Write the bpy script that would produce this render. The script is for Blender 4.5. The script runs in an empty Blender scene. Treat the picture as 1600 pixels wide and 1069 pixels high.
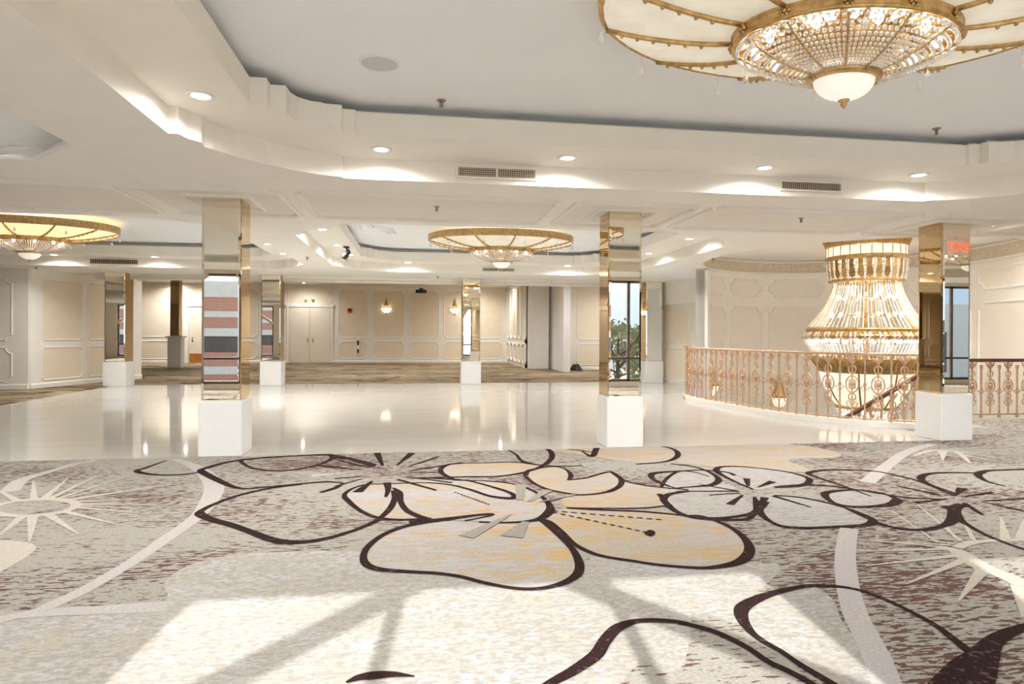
import bpy, math, random
from mathutils import Vector, Matrix
from mathutils.geometry import tessellate_polygon
random.seed(7)
pi = math.pi
sc = bpy.context.scene
COL = sc.collection

# ------------------------------------------------------------------ camera
CH, FPX, HY, ROLL = 1.35, 1000.0, 521.5, .005
PSI = math.atan(.15)
S, C = math.sin(PSI), math.cos(PSI)
cam = bpy.data.cameras.new('camera')
cam.sensor_width = 36; cam.sensor_fit = 'HORIZONTAL'; cam.lens = 36 * FPX / 1600
cam.shift_y = (HY - 534.5) / 1600
cam.clip_start = .05; cam.clip_end = 500
camo = bpy.data.objects.new('camera', cam); COL.objects.link(camo)
camo.matrix_world = Matrix.Translation((0, 0, CH)) @ Matrix.Rotation(-PSI, 4, 'Z') @ Matrix.Rotation(pi / 2, 4, 'X') @ Matrix.Rotation(ROLL, 4, 'Z')
sc.camera = camo

def onfloor(x, y, z=0.0):
    """a point of the photograph's floor, in the room"""
    dx, dy = x - 800, y - HY
    u = dx * math.cos(ROLL) + dy * math.sin(ROLL); v = -dx * math.sin(ROLL) + dy * math.cos(ROLL)
    r = (u * C + FPX * S, -u * S + FPX * C, -v)
    t = (z - CH) / r[2]
    return (r[0] * t, r[1] * t)

# ------------------------------------------------------------------ materials
def newmat(name):
    m = bpy.data.materials.new(name); m.use_nodes = True
    nt = m.node_tree; nt.nodes.clear()
    out = nt.nodes.new('ShaderNodeOutputMaterial')
    return m, nt, out
def node(nt, kind, **kw):
    n = nt.nodes.new(kind)
    for k, v in kw.items():
        if k.startswith('i_'):
            key = k[2:]
            key = int(key) if key.isdigit() else key.replace('_', ' ')
            if hasattr(v, 'is_linked') or isinstance(v, bpy.types.NodeSocket): nt.links.new(v, n.inputs[key])
            else: n.inputs[key].default_value = v
        else: setattr(n, k, v)
    return n
def rgba(c): return (c[0], c[1], c[2], 1)
def coords(nt, scale=(1, 1, 1), rot=(0, 0, 0)):
    tc = node(nt, 'ShaderNodeTexCoord')
    mp = node(nt, 'ShaderNodeMapping', i_Scale=scale, i_Rotation=rot, i_Vector=tc.outputs['Object'])
    return mp.outputs[0]
def noise(nt, vec, scale, detail=2, rough=.5):
    return node(nt, 'ShaderNodeTexNoise', i_Vector=vec, i_Scale=scale, i_Detail=detail, i_Roughness=rough).outputs['Fac']
def math_(nt, op, a, b=0.0):
    n = node(nt, 'ShaderNodeMath', operation=op)
    for i, v in enumerate((a, b)):
        if isinstance(v, bpy.types.NodeSocket): nt.links.new(v, n.inputs[i])
        else: n.inputs[i].default_value = v
    return n.outputs[0]
def step(nt, v, lo, hi):
    return node(nt, 'ShaderNodeMapRange', i_Value=v, i_1=lo, i_2=hi, clamp=True).outputs[0]
def mixc(nt, fac, a, b):
    n = node(nt, 'ShaderNodeMix', data_type='RGBA')
    for key, v in ((0, fac), (6, a), (7, b)):
        if isinstance(v, bpy.types.NodeSocket): nt.links.new(v, n.inputs[key])
        elif key == 0: n.inputs[0].default_value = v
        else: n.inputs[key].default_value = rgba(v)
    return n.outputs[2]
def bsdf(nt, out, color, rough=.5, metal=0.0, **kw):
    p = node(nt, 'ShaderNodeBsdfPrincipled')
    if isinstance(color, bpy.types.NodeSocket): nt.links.new(color, p.inputs['Base Color'])
    else: p.inputs['Base Color'].default_value = rgba(color)
    if isinstance(rough, bpy.types.NodeSocket): nt.links.new(rough, p.inputs['Roughness'])
    else: p.inputs['Roughness'].default_value = rough
    p.inputs['Metallic'].default_value = metal
    for k, v in kw.items(): p.inputs[k.replace('_', ' ')].default_value = v
    nt.links.new(p.outputs[0], out.inputs[0])
    return p
def mat(name, c, rough=.5, metal=0.0, var=.05, scale=4.0, bump=0.0, bscale=40.0, **kw):
    m, nt, out = newmat(name)
    v = coords(nt)
    f = noise(nt, v, scale, 3)
    col = mixc(nt, step(nt, f, .3, .7), tuple(x * (1 - var) for x in c), tuple(min(1, x * (1 + var)) for x in c))
    p = bsdf(nt, out, col, rough, metal, **kw)
    if bump:
        b = node(nt, 'ShaderNodeBump', i_Strength=bump, i_Distance=.01, i_Height=noise(nt, v, bscale, 2))
        nt.links.new(b.outputs[0], p.inputs['Normal'])
    return m
def emat(name, c, strength, base=(.9, .88, .82), var=0.0, scale=3.0, c2=None, rough=.35):
    m, nt, out = newmat(name)
    col = c
    if c2:
        f = noise(nt, coords(nt), scale, 4, .6)
        col = mixc(nt, step(nt, f, .35, .65), c, c2)
        p = bsdf(nt, out, col, rough)
    else: p = bsdf(nt, out, base, rough)
    if isinstance(col, bpy.types.NodeSocket): nt.links.new(col, p.inputs['Emission Color'])
    else: p.inputs['Emission Color'].default_value = rgba(c)
    p.inputs['Emission Strength'].default_value = strength
    return m

M = {}
M['ceiling'] = mat('painted_ceiling', (.875, .845, .785), .75, var=.015)
M['ceiling_panel'] = mat('tan_ceiling_panel', (.80, .75, .675), .75, var=.02)
M['ceiling_white'] = mat('white_tray_ceiling', (.88, .905, .93), .8, var=.01)
M['cove'] = mat('cove_white', (.9, .9, .89), .7, var=.01)
M['soffit'] = mat('cream_soffit', (.87, .835, .76), .7, var=.015)
M['trim'] = mat('cream_white_trim', (.86, .835, .78), .5, var=.02)
M['wall'] = mat('cream_wall', (.82, .77, .69), .65, var=.02)
M['panel'] = mat('tan_wall_panel', (.825, .735, .59), .7, var=.025, bump=.02, bscale=90)
M['rpanel'] = mat('beige_rotunda_panel', (.84, .79, .71), .7, var=.02)
M['base'] = mat('white_column_base', (.80, .80, .785), .45, var=.015, scale=9)
M['mirror'] = mat('clear_mirror', (.93, .87, .74), .008, 1.0, var=.01, scale=1.5)
M['mirror_bronze'] = mat('bronze_tinted_mirror', (.66, .50, .30), .012, 1.0, var=.02, scale=1.5)
M['gold'] = mat('antique_gold', (.60, .40, .175), .36, .85, var=.25, scale=22, bump=.3, bscale=60)
M['gold_dark'] = mat('dark_antique_gold', (.42, .26, .10), .42, .8, var=.3, scale=22)
M['rail_gold'] = mat('rose_gold_iron', (.62, .41, .27), .42, .5, var=.2, scale=14)
M['wood'] = mat('dark_red_wood', (.13, .045, .022), .35, var=.3, scale=10)
M['crystal'] = mat('cut_crystal', (.96, .95, .93), .08, 0, var=.02, scale=30, Transmission_Weight=.35, IOR=1.5, Specular_IOR_Level=.8)
M['crystal_warm'] = mat('warm_crystal_chain', (.95, .91, .85), .12, 0, var=.08, scale=40, Transmission_Weight=.35, Specular_IOR_Level=.8)
M['shade'] = emat('cream_mica_glass', (.80, .765, .66), .16, scale=3.2, c2=(.70, .64, .50))
M['shade_warm'] = emat('amber_mica_glass', (.86, .72, .42), .42, scale=3.2, c2=(.80, .63, .32))
M['shade_bowl'] = emat('lit_cream_shade', (1, .86, .62), .3)
M['bowl'] = emat('white_alabaster_glass', (1, .95, .86), .2)
M['bulb'] = emat('lamp_bulb', (1, .92, .8), 4.5)
M['lens'] = emat('downlight_lens', (1, .95, .86), 9)
M['white_paint'] = mat('white_paint', (.86, .85, .83), .4, var=.02)
M['grille'] = mat('beige_grille', (.62, .55, .45), .45, var=.04)
M['dark'] = mat('dark_recess', (.09, .065, .045), .7, var=.2)
M['black'] = mat('black_plastic', (.015, .013, .012), .4, var=.2)
M['grey'] = mat('speaker_mesh', (.62, .62, .62), .6, var=.05, scale=200)
M['brass'] = mat('dull_brass', (.35, .28, .19), .4, .7, var=.15)
M['red'] = mat('red_plastic', (.55, .05, .03), .4, var=.05)
M['chrome'] = mat('satin_chrome', (.7, .68, .65), .25, 1, var=.05)
M['frame'] = mat('bronze_window_frame', (.14, .10, .085), .4, var=.15)
M['orange'] = mat('orange_kick_plate', (.45, .17, .03), .45, var=.15)
M['door'] = mat('cream_door', (.80, .735, .62), .5, var=.02)

def floor_tile():
    m, nt, out = newmat('polished_porcelain_tile')
    v = coords(nt)
    br = node(nt, 'ShaderNodeTexBrick', offset=0.0, i_Vector=v, i_Scale=1.0, i_Mortar_Size=.0016, i_Brick_Width=.61, i_Row_Height=.61)
    br.inputs['Color1'].default_value = rgba((.50, .48, .45)); br.inputs['Color2'].default_value = rgba((.49, .47, .44)); br.inputs['Mortar'].default_value = rgba((.58, .53, .47))
    f = noise(nt, coords(nt, (.6, 2.4, 1)), 1.6, 4)
    col = mixc(nt, step(nt, f, .35, .7), br.outputs['Color'], (.525, .51, .48))
    p = bsdf(nt, out, col, .06, Specular_IOR_Level=.40, IOR=1.45)
    return m
M['tile'] = floor_tile()

def carpet_mat(name, ground, dash, lo, hi, sx=9, sy=40, low=.35, extra=None, wv=.14, lowsc=(.55, 1.0)):
    m, nt, out = newmat(name)
    big = noise(nt, coords(nt, (lowsc[0], lowsc[1], 1)), 1.0, 3)
    d = noise(nt, coords(nt, (sx, sy, 1)), 1.0, 3, .55)
    d2 = noise(nt, coords(nt, (sx * .35, sy * .45, 1)), 1.0, 2)
    tot = math_(nt, 'ADD', math_(nt, 'ADD', d, math_(nt, 'MULTIPLY', big, low)), math_(nt, 'MULTIPLY', d2, .35))
    weave = noise(nt, coords(nt, (55, 90, 1)), 1.0, 2)
    g = mixc(nt, step(nt, weave, .35, .65), tuple(x * (1 - wv) for x in ground), tuple(min(1, x * (1 + wv)) for x in ground))
    if extra:
        for (ec, elo, ehi, ex, ey) in extra:
            e = math_(nt, 'ADD', noise(nt, coords(nt, (ex, ey, 1)), 1.0, 3, .6), math_(nt, 'MULTIPLY', noise(nt, coords(nt, (ex * .12, ey * .12, 1)), 1.0, 2), .6))
            g = mixc(nt, step(nt, e, elo, ehi), g, ec)
    col = mixc(nt, step(nt, tot, lo, hi), g, dash)
    p = bsdf(nt, out, col, .95, Specular_IOR_Level=.1)
    b = node(nt, 'ShaderNodeBump', i_Strength=.25, i_Distance=.004, i_Height=noise(nt, coords(nt, (180, 180, 1)), 1.0, 2))
    nt.links.new(b.outputs[0], p.inputs['Normal'])
    return m
GRG = (.285, .268, .237); BRN = (.105, .058, .050)
M['carpet'] = carpet_mat('greige_carpet_brown_dashes', GRG, BRN, 1.035, 1.06, sx=12, sy=48, low=.62)
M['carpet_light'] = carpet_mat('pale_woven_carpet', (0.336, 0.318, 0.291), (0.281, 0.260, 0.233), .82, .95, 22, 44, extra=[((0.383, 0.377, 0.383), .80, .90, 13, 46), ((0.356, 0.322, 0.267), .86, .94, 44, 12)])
M['carpet_petal'] = carpet_mat('petal_lavender_amber', (0.334, 0.304, 0.267), (0.294, 0.260, 0.227), .95, 1.1, 18, 22, extra=[((0.353, 0.337, 0.344), .78, .86, 7, 24), ((0.414, 0.281, 0.134), .86, .93, 5, 30)])
M['carpet_amber'] = carpet_mat('petal_amber', (0.342, 0.298, 0.236), (0.315, 0.287, 0.267), .93, 1.05, 8, 40, extra=[((0.336, 0.318, 0.315), .76, .88, 9, 30), ((0.391, 0.273, 0.140), .80, .93, 4, 26)])
M['carpet_grey'] = carpet_mat('petal_pale_grey', (0.334, 0.316, 0.297), (0.267, 0.247, 0.227), .88, .95, 10, 34)
M['carpet_dark'] = carpet_mat('dark_brown_outline', (.022, .0095, .009), (.085, .055, .05), .98, 1.02, 26, 34, wv=.3)
M['carpet_cream'] = carpet_mat('cream_spikes', (0.411, 0.377, 0.326), (0.383, 0.342, 0.287), .9, 1.05, 10, 30)
M['carpet_band'] = carpet_mat('cream_lavender_band', (0.387, 0.357, 0.334), (0.374, 0.353, 0.360), .85, .95, 9, 20, extra=[((0.414, 0.320, 0.187), .98, 1.06, 6, 14)])
M['carpet_stamen'] = carpet_mat('grey_stamens', (0.246, 0.226, 0.198), (0.287, 0.267, 0.240), .9, 1.0, 20, 30)
M['carpet_far'] = carpet_mat('tan_carpet_brown_streaks', (0.27, 0.205, 0.132), (0.06, 0.037, 0.027), .89, .92, 1.4, 7, low=.3, extra=[((0.36, 0.29, 0.19), .74, .84, .9, 5), ((0.17, 0.12, 0.075), .86, .95, 1.2, 6)], lowsc=(.12, .5))
M['carpet_side'] = carpet_mat('greige_carpet_streaks', (0.352, 0.315, 0.270), (0.105, 0.064, 0.053), .87, .92, 2.2, 11, low=.35, extra=[((0.413, 0.375, 0.323), .80, .9, 1.2, 7)])

def glass_mat():
    m, nt, out = newmat('window_glass')
    t = node(nt, 'ShaderNodeBsdfTransparent', i_Color=(.97, .98, .98, 1)); g = node(nt, 'ShaderNodeBsdfGlossy', i_Roughness=.02)
    f = node(nt, 'ShaderNodeFresnel', i_IOR=1.3)
    mx = node(nt, 'ShaderNodeMixShader', i_0=f.outputs[0], i_1=t.outputs[0], i_2=g.outputs[0])
    nt.links.new(mx.outputs[0], out.inputs[0]); return m
M['glass'] = glass_mat()
def brick_mat():
    m, nt, out = newmat('red_brick')
    br = node(nt, 'ShaderNodeTexBrick', i_Vector=coords(nt, (1, 1, 1), (pi / 2, 0, 0)), i_Scale=1.0, i_Mortar_Size=.012, i_Brick_Width=.22, i_Row_Height=.075)
    br.inputs['Color1'].default_value = rgba((.74, .27, .16)); br.inputs['Color2'].default_value = rgba((.66, .22, .13)); br.inputs['Mortar'].default_value = rgba((.75, .5, .38))
    bsdf(nt, out, br.outputs['Color'], .9); return m
M['brick'] = brick_mat()
M['stone'] = mat('pale_stone', (.96, .86, .72), .8, var=.04)
M['bark'] = mat('tree_bark', (.12, .085, .06), .9, var=.2, scale=9)
M['leaf'] = mat('olive_foliage', (.26, .26, .13), .8, var=.4, scale=1.5)
M['leaf_brown'] = mat('autumn_foliage', (.36, .26, .17), .8, var=.4, scale=1.5)
M['asphalt'] = mat('grey_ground', (.45, .44, .41), .9, var=.1, scale=.4)
M['sheer'] = mat('grey_facade', (.96, .83, .68), .8, var=.03)
def frieze_mat():
    m, nt, out = newmat('ornamental_frieze')
    v = coords(nt)
    vo = node(nt, 'ShaderNodeTexVoronoi', i_Vector=v, i_Scale=11.0)
    col = mixc(nt, step(nt, vo.outputs['Distance'], .1, .6), (.72, .66, .55), (.64, .57, .45))
    p = bsdf(nt, out, col, .6)
    b = node(nt, 'ShaderNodeBump', i_Strength=.8, i_Distance=.02, i_Height=vo.outputs['Distance'])
    nt.links.new(b.outputs[0], p.inputs['Normal']); return m
M['frieze'] = frieze_mat()

# ------------------------------------------------------------------ mesh builder
class MB:
    def __init__(self): self.v = []; self.f = []; self.mi = []; self.sm = []
    def add(self, verts, faces, mi=0, smooth=False):
        o = len(self.v); self.v += [tuple(p) for p in verts]
        for f in faces: self.f.append(tuple(i + o for i in f)); self.mi.append(mi); self.sm.append(smooth)
        return self
    def box(self, x0, x1, y0, y1, z0, z1, mi=0):
        v = [(x, y, z) for z in (z0, z1) for y in (y0, y1) for x in (x0, x1)]
        return self.add(v, [(0, 2, 3, 1), (4, 5, 7, 6), (0, 1, 5, 4), (2, 6, 7, 3), (0, 4, 6, 2), (1, 3, 7, 5)], mi)
    def bbox(self, x0, x1, y0, y1, z0, z1, b=.01, mi=0):
        """box with bevelled edges"""
        cx, cy, cz = (x0 + x1) / 2, (y0 + y1) / 2, (z0 + z1) / 2; hx, hy, hz = (x1 - x0) / 2, (y1 - y0) / 2, (z1 - z0) / 2
        v = []; idx = {}
        for sx in (-1, 1):
            for sy in (-1, 1):
                for sz in (-1, 1):
                    for ax in range(3):
                        d = [hx - b, hy - b, hz - b]; d[ax] += b
                        idx[(sx, sy, sz, ax)] = len(v); v.append((cx + sx * d[0], cy + sy * d[1], cz + sz * d[2]))
        F = []
        for s in (-1, 1):
            F.append([idx[(s, -1, -1, 0)], idx[(s, 1, -1, 0)], idx[(s, 1, 1, 0)], idx[(s, -1, 1, 0)]])
            F.append([idx[(-1, s, -1, 1)], idx[(1, s, -1, 1)], idx[(1, s, 1, 1)], idx[(-1, s, 1, 1)]])
            F.append([idx[(-1, -1, s, 2)], idx[(1, -1, s, 2)], idx[(1, 1, s, 2)], idx[(-1, 1, s, 2)]])
        for a in (-1, 1):
            for c in (-1, 1):
                F.append([idx[(a, c, -1, 0)], idx[(a, c, 1, 0)], idx[(a, c, 1, 1)], idx[(a, c, -1, 1)]])
                F.append([idx[(a, -1, c, 0)], idx[(a, 1, c, 0)], idx[(a, 1, c, 2)], idx[(a, -1, c, 2)]])
                F.append([idx[(-1, a, c, 1)], idx[(1, a, c, 1)], idx[(1, a, c, 2)], idx[(-1, a, c, 2)]])
                for e in (-1, 1): F.append([idx[(a, c, e, 0)], idx[(a, c, e, 1)], idx[(a, c, e, 2)]])
        return self.add(v, F, mi)
    def tube(self, pts, r, seg=6, closed=False, mi=0, smooth=True):
        pts = [Vector(p) for p in pts]; n = len(pts)
        rr = r if isinstance(r, (list, tuple)) else [r] * n
        v = []; up0 = None
        for i in range(n):
            a = pts[(i - 1) % n] if (closed or i > 0) else pts[i]; b = pts[(i + 1) % n] if (closed or i < n - 1) else pts[i]
            t = (b - a); t = t.normalized() if t.length > 1e-9 else Vector((0, 0, 1))
            if up0 is None:
                up0 = Vector((0, 0, 1)) if abs(t.z) < .9 else Vector((1, 0, 0))
            s = t.cross(up0)
            if s.length < 1e-6: s = t.orthogonal()
            s.normalize(); w = s.cross(t).normalized(); up0 = w
            for k in range(seg):
                q = 2 * pi * k / seg; v.append(pts[i] + (s * math.cos(q) + w * math.sin(q)) * rr[i])
        F = []
        for i in range(n if closed else n - 1):
            j = (i + 1) % n
            for k in range(seg): F.append((i * seg + k, i * seg + (k + 1) % seg, j * seg + (k + 1) % seg, j * seg + k))
        if not closed:
            F.append(tuple(reversed(range(seg)))); F.append(tuple(range((n - 1) * seg, n * seg)))
        return self.add(v, F, mi, smooth)
    def lathe(self, prof, seg=32, a=1.0, b=1.0, c=(0, 0, 0), mi=0, smooth=True, arc=(0, 2 * pi)):
        full = abs(arc[1] - arc[0] - 2 * pi) < 1e-6; n = seg if full else seg + 1
        v = []
        for (r, z) in prof:
            for k in range(n):
                q = arc[0] + (arc[1] - arc[0]) * k / seg; v.append((c[0] + r * a * math.cos(q), c[1] + r * b * math.sin(q), c[2] + z))
        F = []
        for i in range(len(prof) - 1):
            for k in range(seg):
                k2 = (k + 1) % n; F.append((i * n + k, i * n + k2, (i + 1) * n + k2, (i + 1) * n + k))
        return self.add(v, F, mi, smooth)
    def ball(self, c, r, mi=0, lon=8, lat=5, sz=1.0):
        prof = [(max(r * math.sin(pi * i / lat), r * .02), -r * sz * math.cos(pi * i / lat)) for i in range(lat + 1)]
        return self.lathe(prof, lon, 1, 1, c, mi)
    def poly(self, pts, z=0.0, holes=(), mi=0):
        loops = [[Vector((p[0], p[1], 0)) for p in L] for L in [pts] + list(holes)]
        flat = [p for L in loops for p in L]
        tris = tessellate_polygon(loops)
        return self.add([(p.x, p.y, z) for p in flat], tris, mi)
    def wallstrip(self, pts, z0, z1, closed=True, mi=0, smooth=False):
        n = len(pts); v = [(p[0], p[1], z) for z in (z0, z1) for p in pts]
        return self.add(v, [(i, (i + 1) % n, n + (i + 1) % n, n + i) for i in range(n if closed else n - 1)], mi, smooth)
    def build(self, name, mats, parent=None, loc=None):
        me = bpy.data.meshes.new(name); me.from_pydata(self.v, [], self.f)
        for m in (mats if isinstance(mats, (list, tuple)) else [mats]): me.materials.append(m)
        me.polygons.foreach_set('material_index', self.mi); me.polygons.foreach_set('use_smooth', self.sm)
        me.update()
        o = bpy.data.objects.new(name, me); COL.objects.link(o)
        if parent: o.parent = parent
        if loc: o.location = loc
        return o

def tag(o, label=None, cat=None, group=None, kind=None):
    if label: o['label'] = label
    if cat: o['category'] = cat
    if group: o['group'] = group
    if kind: o['kind'] = kind
    return o
def thing(name, label, cat, loc=(0, 0, 0), rz=0, group=None):
    o = bpy.data.objects.new(name, None); COL.objects.link(o); o.location = loc; o.rotation_euler = (0, 0, rz)
    o.empty_display_size = .1
    return tag(o, label, cat, group)
def struct(name, mb, mats, label, cat): return tag(mb.build(name, mats), label, cat, kind='structure')
def kids(o): return [c for c in bpy.data.objects if c.parent == o]
def dup(root, loc, label, rz=None, group=None):
    r = root.copy(); COL.objects.link(r); r.location = loc; r['label'] = label
    if rz is not None: r.rotation_euler = (0, 0, rz)
    if group: r['group'] = group
    for ch in kids(root):
        c = ch.copy(); COL.objects.link(c); c.parent = r
        for g in kids(ch):
            d = g.copy(); COL.objects.link(d); d.parent = c
    return r
def catmull(p, n=6, closed=False):
    out = []; N = len(p)
    for i in range(N if closed else N - 1):
        P = [p[(i + k) % N] if closed else p[min(max(i + k, 0), N - 1)] for k in (-1, 0, 1, 2)]
        for j in range(n):
            t = j / n
            out.append(tuple(.5 * (2 * P[1][d] + (P[2][d] - P[0][d]) * t + (2 * P[0][d] - 5 * P[1][d] + 4 * P[2][d] - P[3][d]) * t * t + (3 * P[1][d] - P[0][d] - 3 * P[2][d] + P[3][d]) * t ** 3) for d in range(len(p[0]))))
    if not closed: out.append(tuple(p[-1]))
    return out

# ------------------------------------------------------------------ constants of the room
ZC, ZM, ZL, ZU = 2.82, 3.02, 3.215, 3.30      # low ceiling, mid soffit, lip top, tray ceiling
ZFAR, YH, YFAR = 3.5, 17.3, 29.6
RC = (8.42, 11.35); RXL, RXR, RY = 2.8, 2.65, 3.07
def rot_pt(q, off=0.0):
    c, s = math.cos(q), math.sin(q); rx = RXR if c > 0 else RXL
    return (RC[0] + (rx + off) * c, RC[1] + (RY + off) * s)

# ------------------------------------------------------------------ floors
rail_path = catmull([(5.66, 12.78), (5.6, 12.4), (5.58, 12.05), (5.63, 11.6), (5.69, 11.0), (5.77, 10.4), (5.91, 9.85), (6.09, 9.35), (6.35, 8.9), (6.72, 8.52), (7.2, 8.27)], 8)
def offset2(path, d):
    out = []
    for i, p in enumerate(path):
        a = path[max(i - 1, 0)]; b = path[min(i + 1, len(path) - 1)]
        t = Vector((b[0] - a[0], b[1] - a[1])).normalized()
        out.append((p[0] - t.y * d, p[1] + t.x * d))
    return out
open_edge = offset2(rail_path, .07)     # towards the opening
YE = 7.34                               # carpet / tile line
opening = [open_edge[i] for i in range(0, len(open_edge), 4)] + [open_edge[-1]]
tile_pts = [(-7.45, YE), (6.95, YE), (6.95, opening[-1][1])] + list(reversed(opening)) + [rot_pt(2.42), (5.95, 13.75), (6.6, 14.7), (7.6, 14.9), (7.6, 17.4), (-7.45, 17.4)]
struct('floor', MB().poly(tile_pts, 0), M['tile'], 'polished cream porcelain tile dance floor between the mirrored columns', 'floor')
edge = MB(); loop = opening + [(8.4, opening[-1][1]), (8.4, 9.2), (10.6, 9.2)]
edge.wallstrip(loop, -.35, 0, closed=False)
struct('trim_1', edge, M['trim'], 'cream slab edge around the stair opening', 'trim')

# near carpet with its flower pattern, traced on the floor
cp = MB()
near_poly = [(-16, -1.2), (16, -1.2), (16, 9.2), (8.4, 9.2), (8.4, opening[-1][1]), (6.95, opening[-1][1]), (6.95, YE), (-16, YE)]
cp.poly(near_poly, 0, mi=0)
CARPETS = ['carpet', 'carpet_light', 'carpet_petal', 'carpet_amber', 'carpet_grey', 'carpet_dark', 'carpet_cream', 'carpet_band', 'carpet_stamen']
def K1(p): return (p[0] / 2.8204, 690 + p[1] / 2.8204)
def K2(p): return (530 + p[0] / 2.748, 680 + p[1] / 2.748)
def K3(p): return (1060 + p[0] / 2.4926, 640 + p[1] / 2.4926)
def KP(p): return p
def clip_y(p): return (p[0], min(p[1], YE - .004))
layer = [0]
def ribbon(k, pts, w, mi=5, z=.004, closed=False, n=6):
    """w: widths in metres along the line (number or list)"""
    fl = [onfloor(*k(p)) for p in pts]
    if not isinstance(w, (list, tuple)): w = [w] * len(pts)
    q = [(a[0], a[1], ww) for a, ww in zip(fl, w)]
    q = catmull(q, n, closed); N = len(q); v = []
    thin = mi == 5
    layer[0] += 1; zz = z + (layer[0] % 40) * .00002
    for i, p in enumerate(q):
        a = q[(i - 1) % N] if closed else q[max(i - 1, 0)]; b = q[(i + 1) % N] if closed else q[min(i + 1, N - 1)]
        t = Vector((b[0] - a[0], b[1] - a[1]))
        t = t.normalized() if t.length > 1e-9 else Vector((1, 0))
        h = max(p[2], .004) / 2 * ((.50 + .32 * abs(t.x)) if thin else 1)
        for s in (-1, 1):
            c = clip_y((p[0] - t.y * h * s, p[1] + t.x * h * s)); v.append((c[0], c[1], zz))
    cp.add(v, [(2 * i, 2 * i + 1, 2 * ((i + 1) % N) + 1, 2 * ((i + 1) % N)) for i in range(N if closed else N - 1)], mi)
def fill(k, pts, mi, z=.0015, n=5):
    fl = catmull([onfloor(*k(p)) for p in pts], n, True)
    layer[0] += 1
    cp.poly([clip_y(p) for p in fl], z + (layer[0] % 40) * .00002, mi=mi)
def spike(k, a, b, w0, w1=.006, mi=6, z=.0028):
    if mi == 5: w0, w1 = w0 * .65, w1 * .65
    A, B = onfloor(*k(a)), onfloor(*k(b)); t = Vector((B[0] - A[0], B[1] - A[1])).normalized()
    v = []; layer[0] += 1; zz = z + (layer[0] % 40) * .00002
    for p, h in ((A, w0 / 2), (B, w1 / 2)):
        for s in (-1, 1):
            c = clip_y((p[0] - t.y * h * s, p[1] + t.x * h * s)); v.append((c[0], c[1], zz))
    cp.add(v, [(0, 1, 3, 2)], mi)
exec_pattern = True
# --- tonal zones
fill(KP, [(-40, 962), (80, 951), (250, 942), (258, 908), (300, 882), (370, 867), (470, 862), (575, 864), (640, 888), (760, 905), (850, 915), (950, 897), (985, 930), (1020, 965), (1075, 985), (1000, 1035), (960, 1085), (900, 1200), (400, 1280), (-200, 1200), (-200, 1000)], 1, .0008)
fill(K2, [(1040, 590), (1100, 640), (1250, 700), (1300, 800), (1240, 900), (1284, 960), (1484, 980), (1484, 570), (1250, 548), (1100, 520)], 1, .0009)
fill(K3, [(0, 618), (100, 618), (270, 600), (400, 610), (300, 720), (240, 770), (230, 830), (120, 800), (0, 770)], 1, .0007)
# --- cream bands
ribbon(K1, [(-30, 800), (100, 765), (180, 745), (230, 722), (400, 640), (600, 520), (760, 410), (870, 330), (930, 250), (940, 190), (890, 130), (820, 95), (770, 80)], [.07, .07, .075, .09, .09, .09, .1, .11, .15, .16, .14, .1, .1], 7, .0022)
ribbon(K1, [(40, 222), (70, 190), (110, 165), (230, 130), (330, 100), (430, 84)], [.14, .13, .12, .09, .08, .07], 7, .0022)
ribbon(K1, [(-30, 785), (200, 757), (420, 745), (600, 735), (740, 728)], [.05, .09, .1, .12, .12], 7, .0021)
ribbon(K3, [(665, 465), (655, 520), (650, 600), (662, 700), (690, 800), (730, 880), (770, 960), (810, 1069), (850, 1180)], .115, 7, .0022)
ribbon(K3, [(735, 285), (775, 250), (825, 210), (870, 178), (930, 152), (990, 136)], [.13, .13, .12, .12, .12, .11], 7, .0022)
ribbon(K2, [(0, 165), (-120, 175)], [.04, .1], 7, .0022)
# --- petal fills
fill(K2, [(380, 375), (280, 395), (190, 430), (125, 480), (108, 525), (120, 560), (180, 575), (300, 585), (420, 592), (520, 608), (620, 632), (720, 652), (810, 660), (900, 652), (980, 628), (1020, 595), (1030, 550), (1000, 490), (940, 430), (885, 385), (855, 365), (700, 378), (500, 372)], 2)
fill(K2, [(860, 365), (900, 378), (960, 425), (1010, 470), (1080, 505), (1150, 525), (1250, 540), (1350, 556), (1440, 564), (1510, 568), (1590, 570), (1690, 555), (1745, 525), (1760, 480), (1720, 430), (1640, 380), (1560, 350), (1450, 335), (1300, 322), (1100, 318), (960, 320)], 3)
fill(K2, [(22, 258), (50, 235), (110, 215), (200, 210), (360, 195), (490, 195), (620, 198), (740, 210), (830, 240), (885, 280), (905, 315), (885, 345), (850, 365), (700, 378), (550, 368), (370, 362), (260, 365), (160, 355), (90, 325), (40, 285)], 2, .0018)
fill(K2, [(440, 150), (470, 128), (530, 122), (640, 120), (760, 118), (850, 130), (870, 140), (800, 160), (680, 178), (560, 180), (470, 180)], 3, .0018)
fill(K2, [(900, 60), (1100, 95), (1290, 122), (1400, 115), (1450, 95), (1440, 65), (1370, 50), (1200, 50), (1110, 50)], 3, .0016)
fill(K2, [(800, 175), (810, 155), (850, 145), (920, 138), (970, 148), (995, 175), (985, 195), (1060, 185), (1110, 170), (1165, 162), (1200, 180), (1210, 205), (1190, 230), (1130, 250), (1040, 258), (960, 248), (890, 232), (830, 205)], 3, .0019)
fill(K2, [(1165, 160), (1220, 195), (1300, 215), (1400, 228), (1470, 235), (1420, 255), (1395, 275), (1410, 300), (1300, 315), (1100, 315), (975, 310), (960, 270), (1040, 262), (1130, 252), (1195, 232)], 3, .0017)
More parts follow.
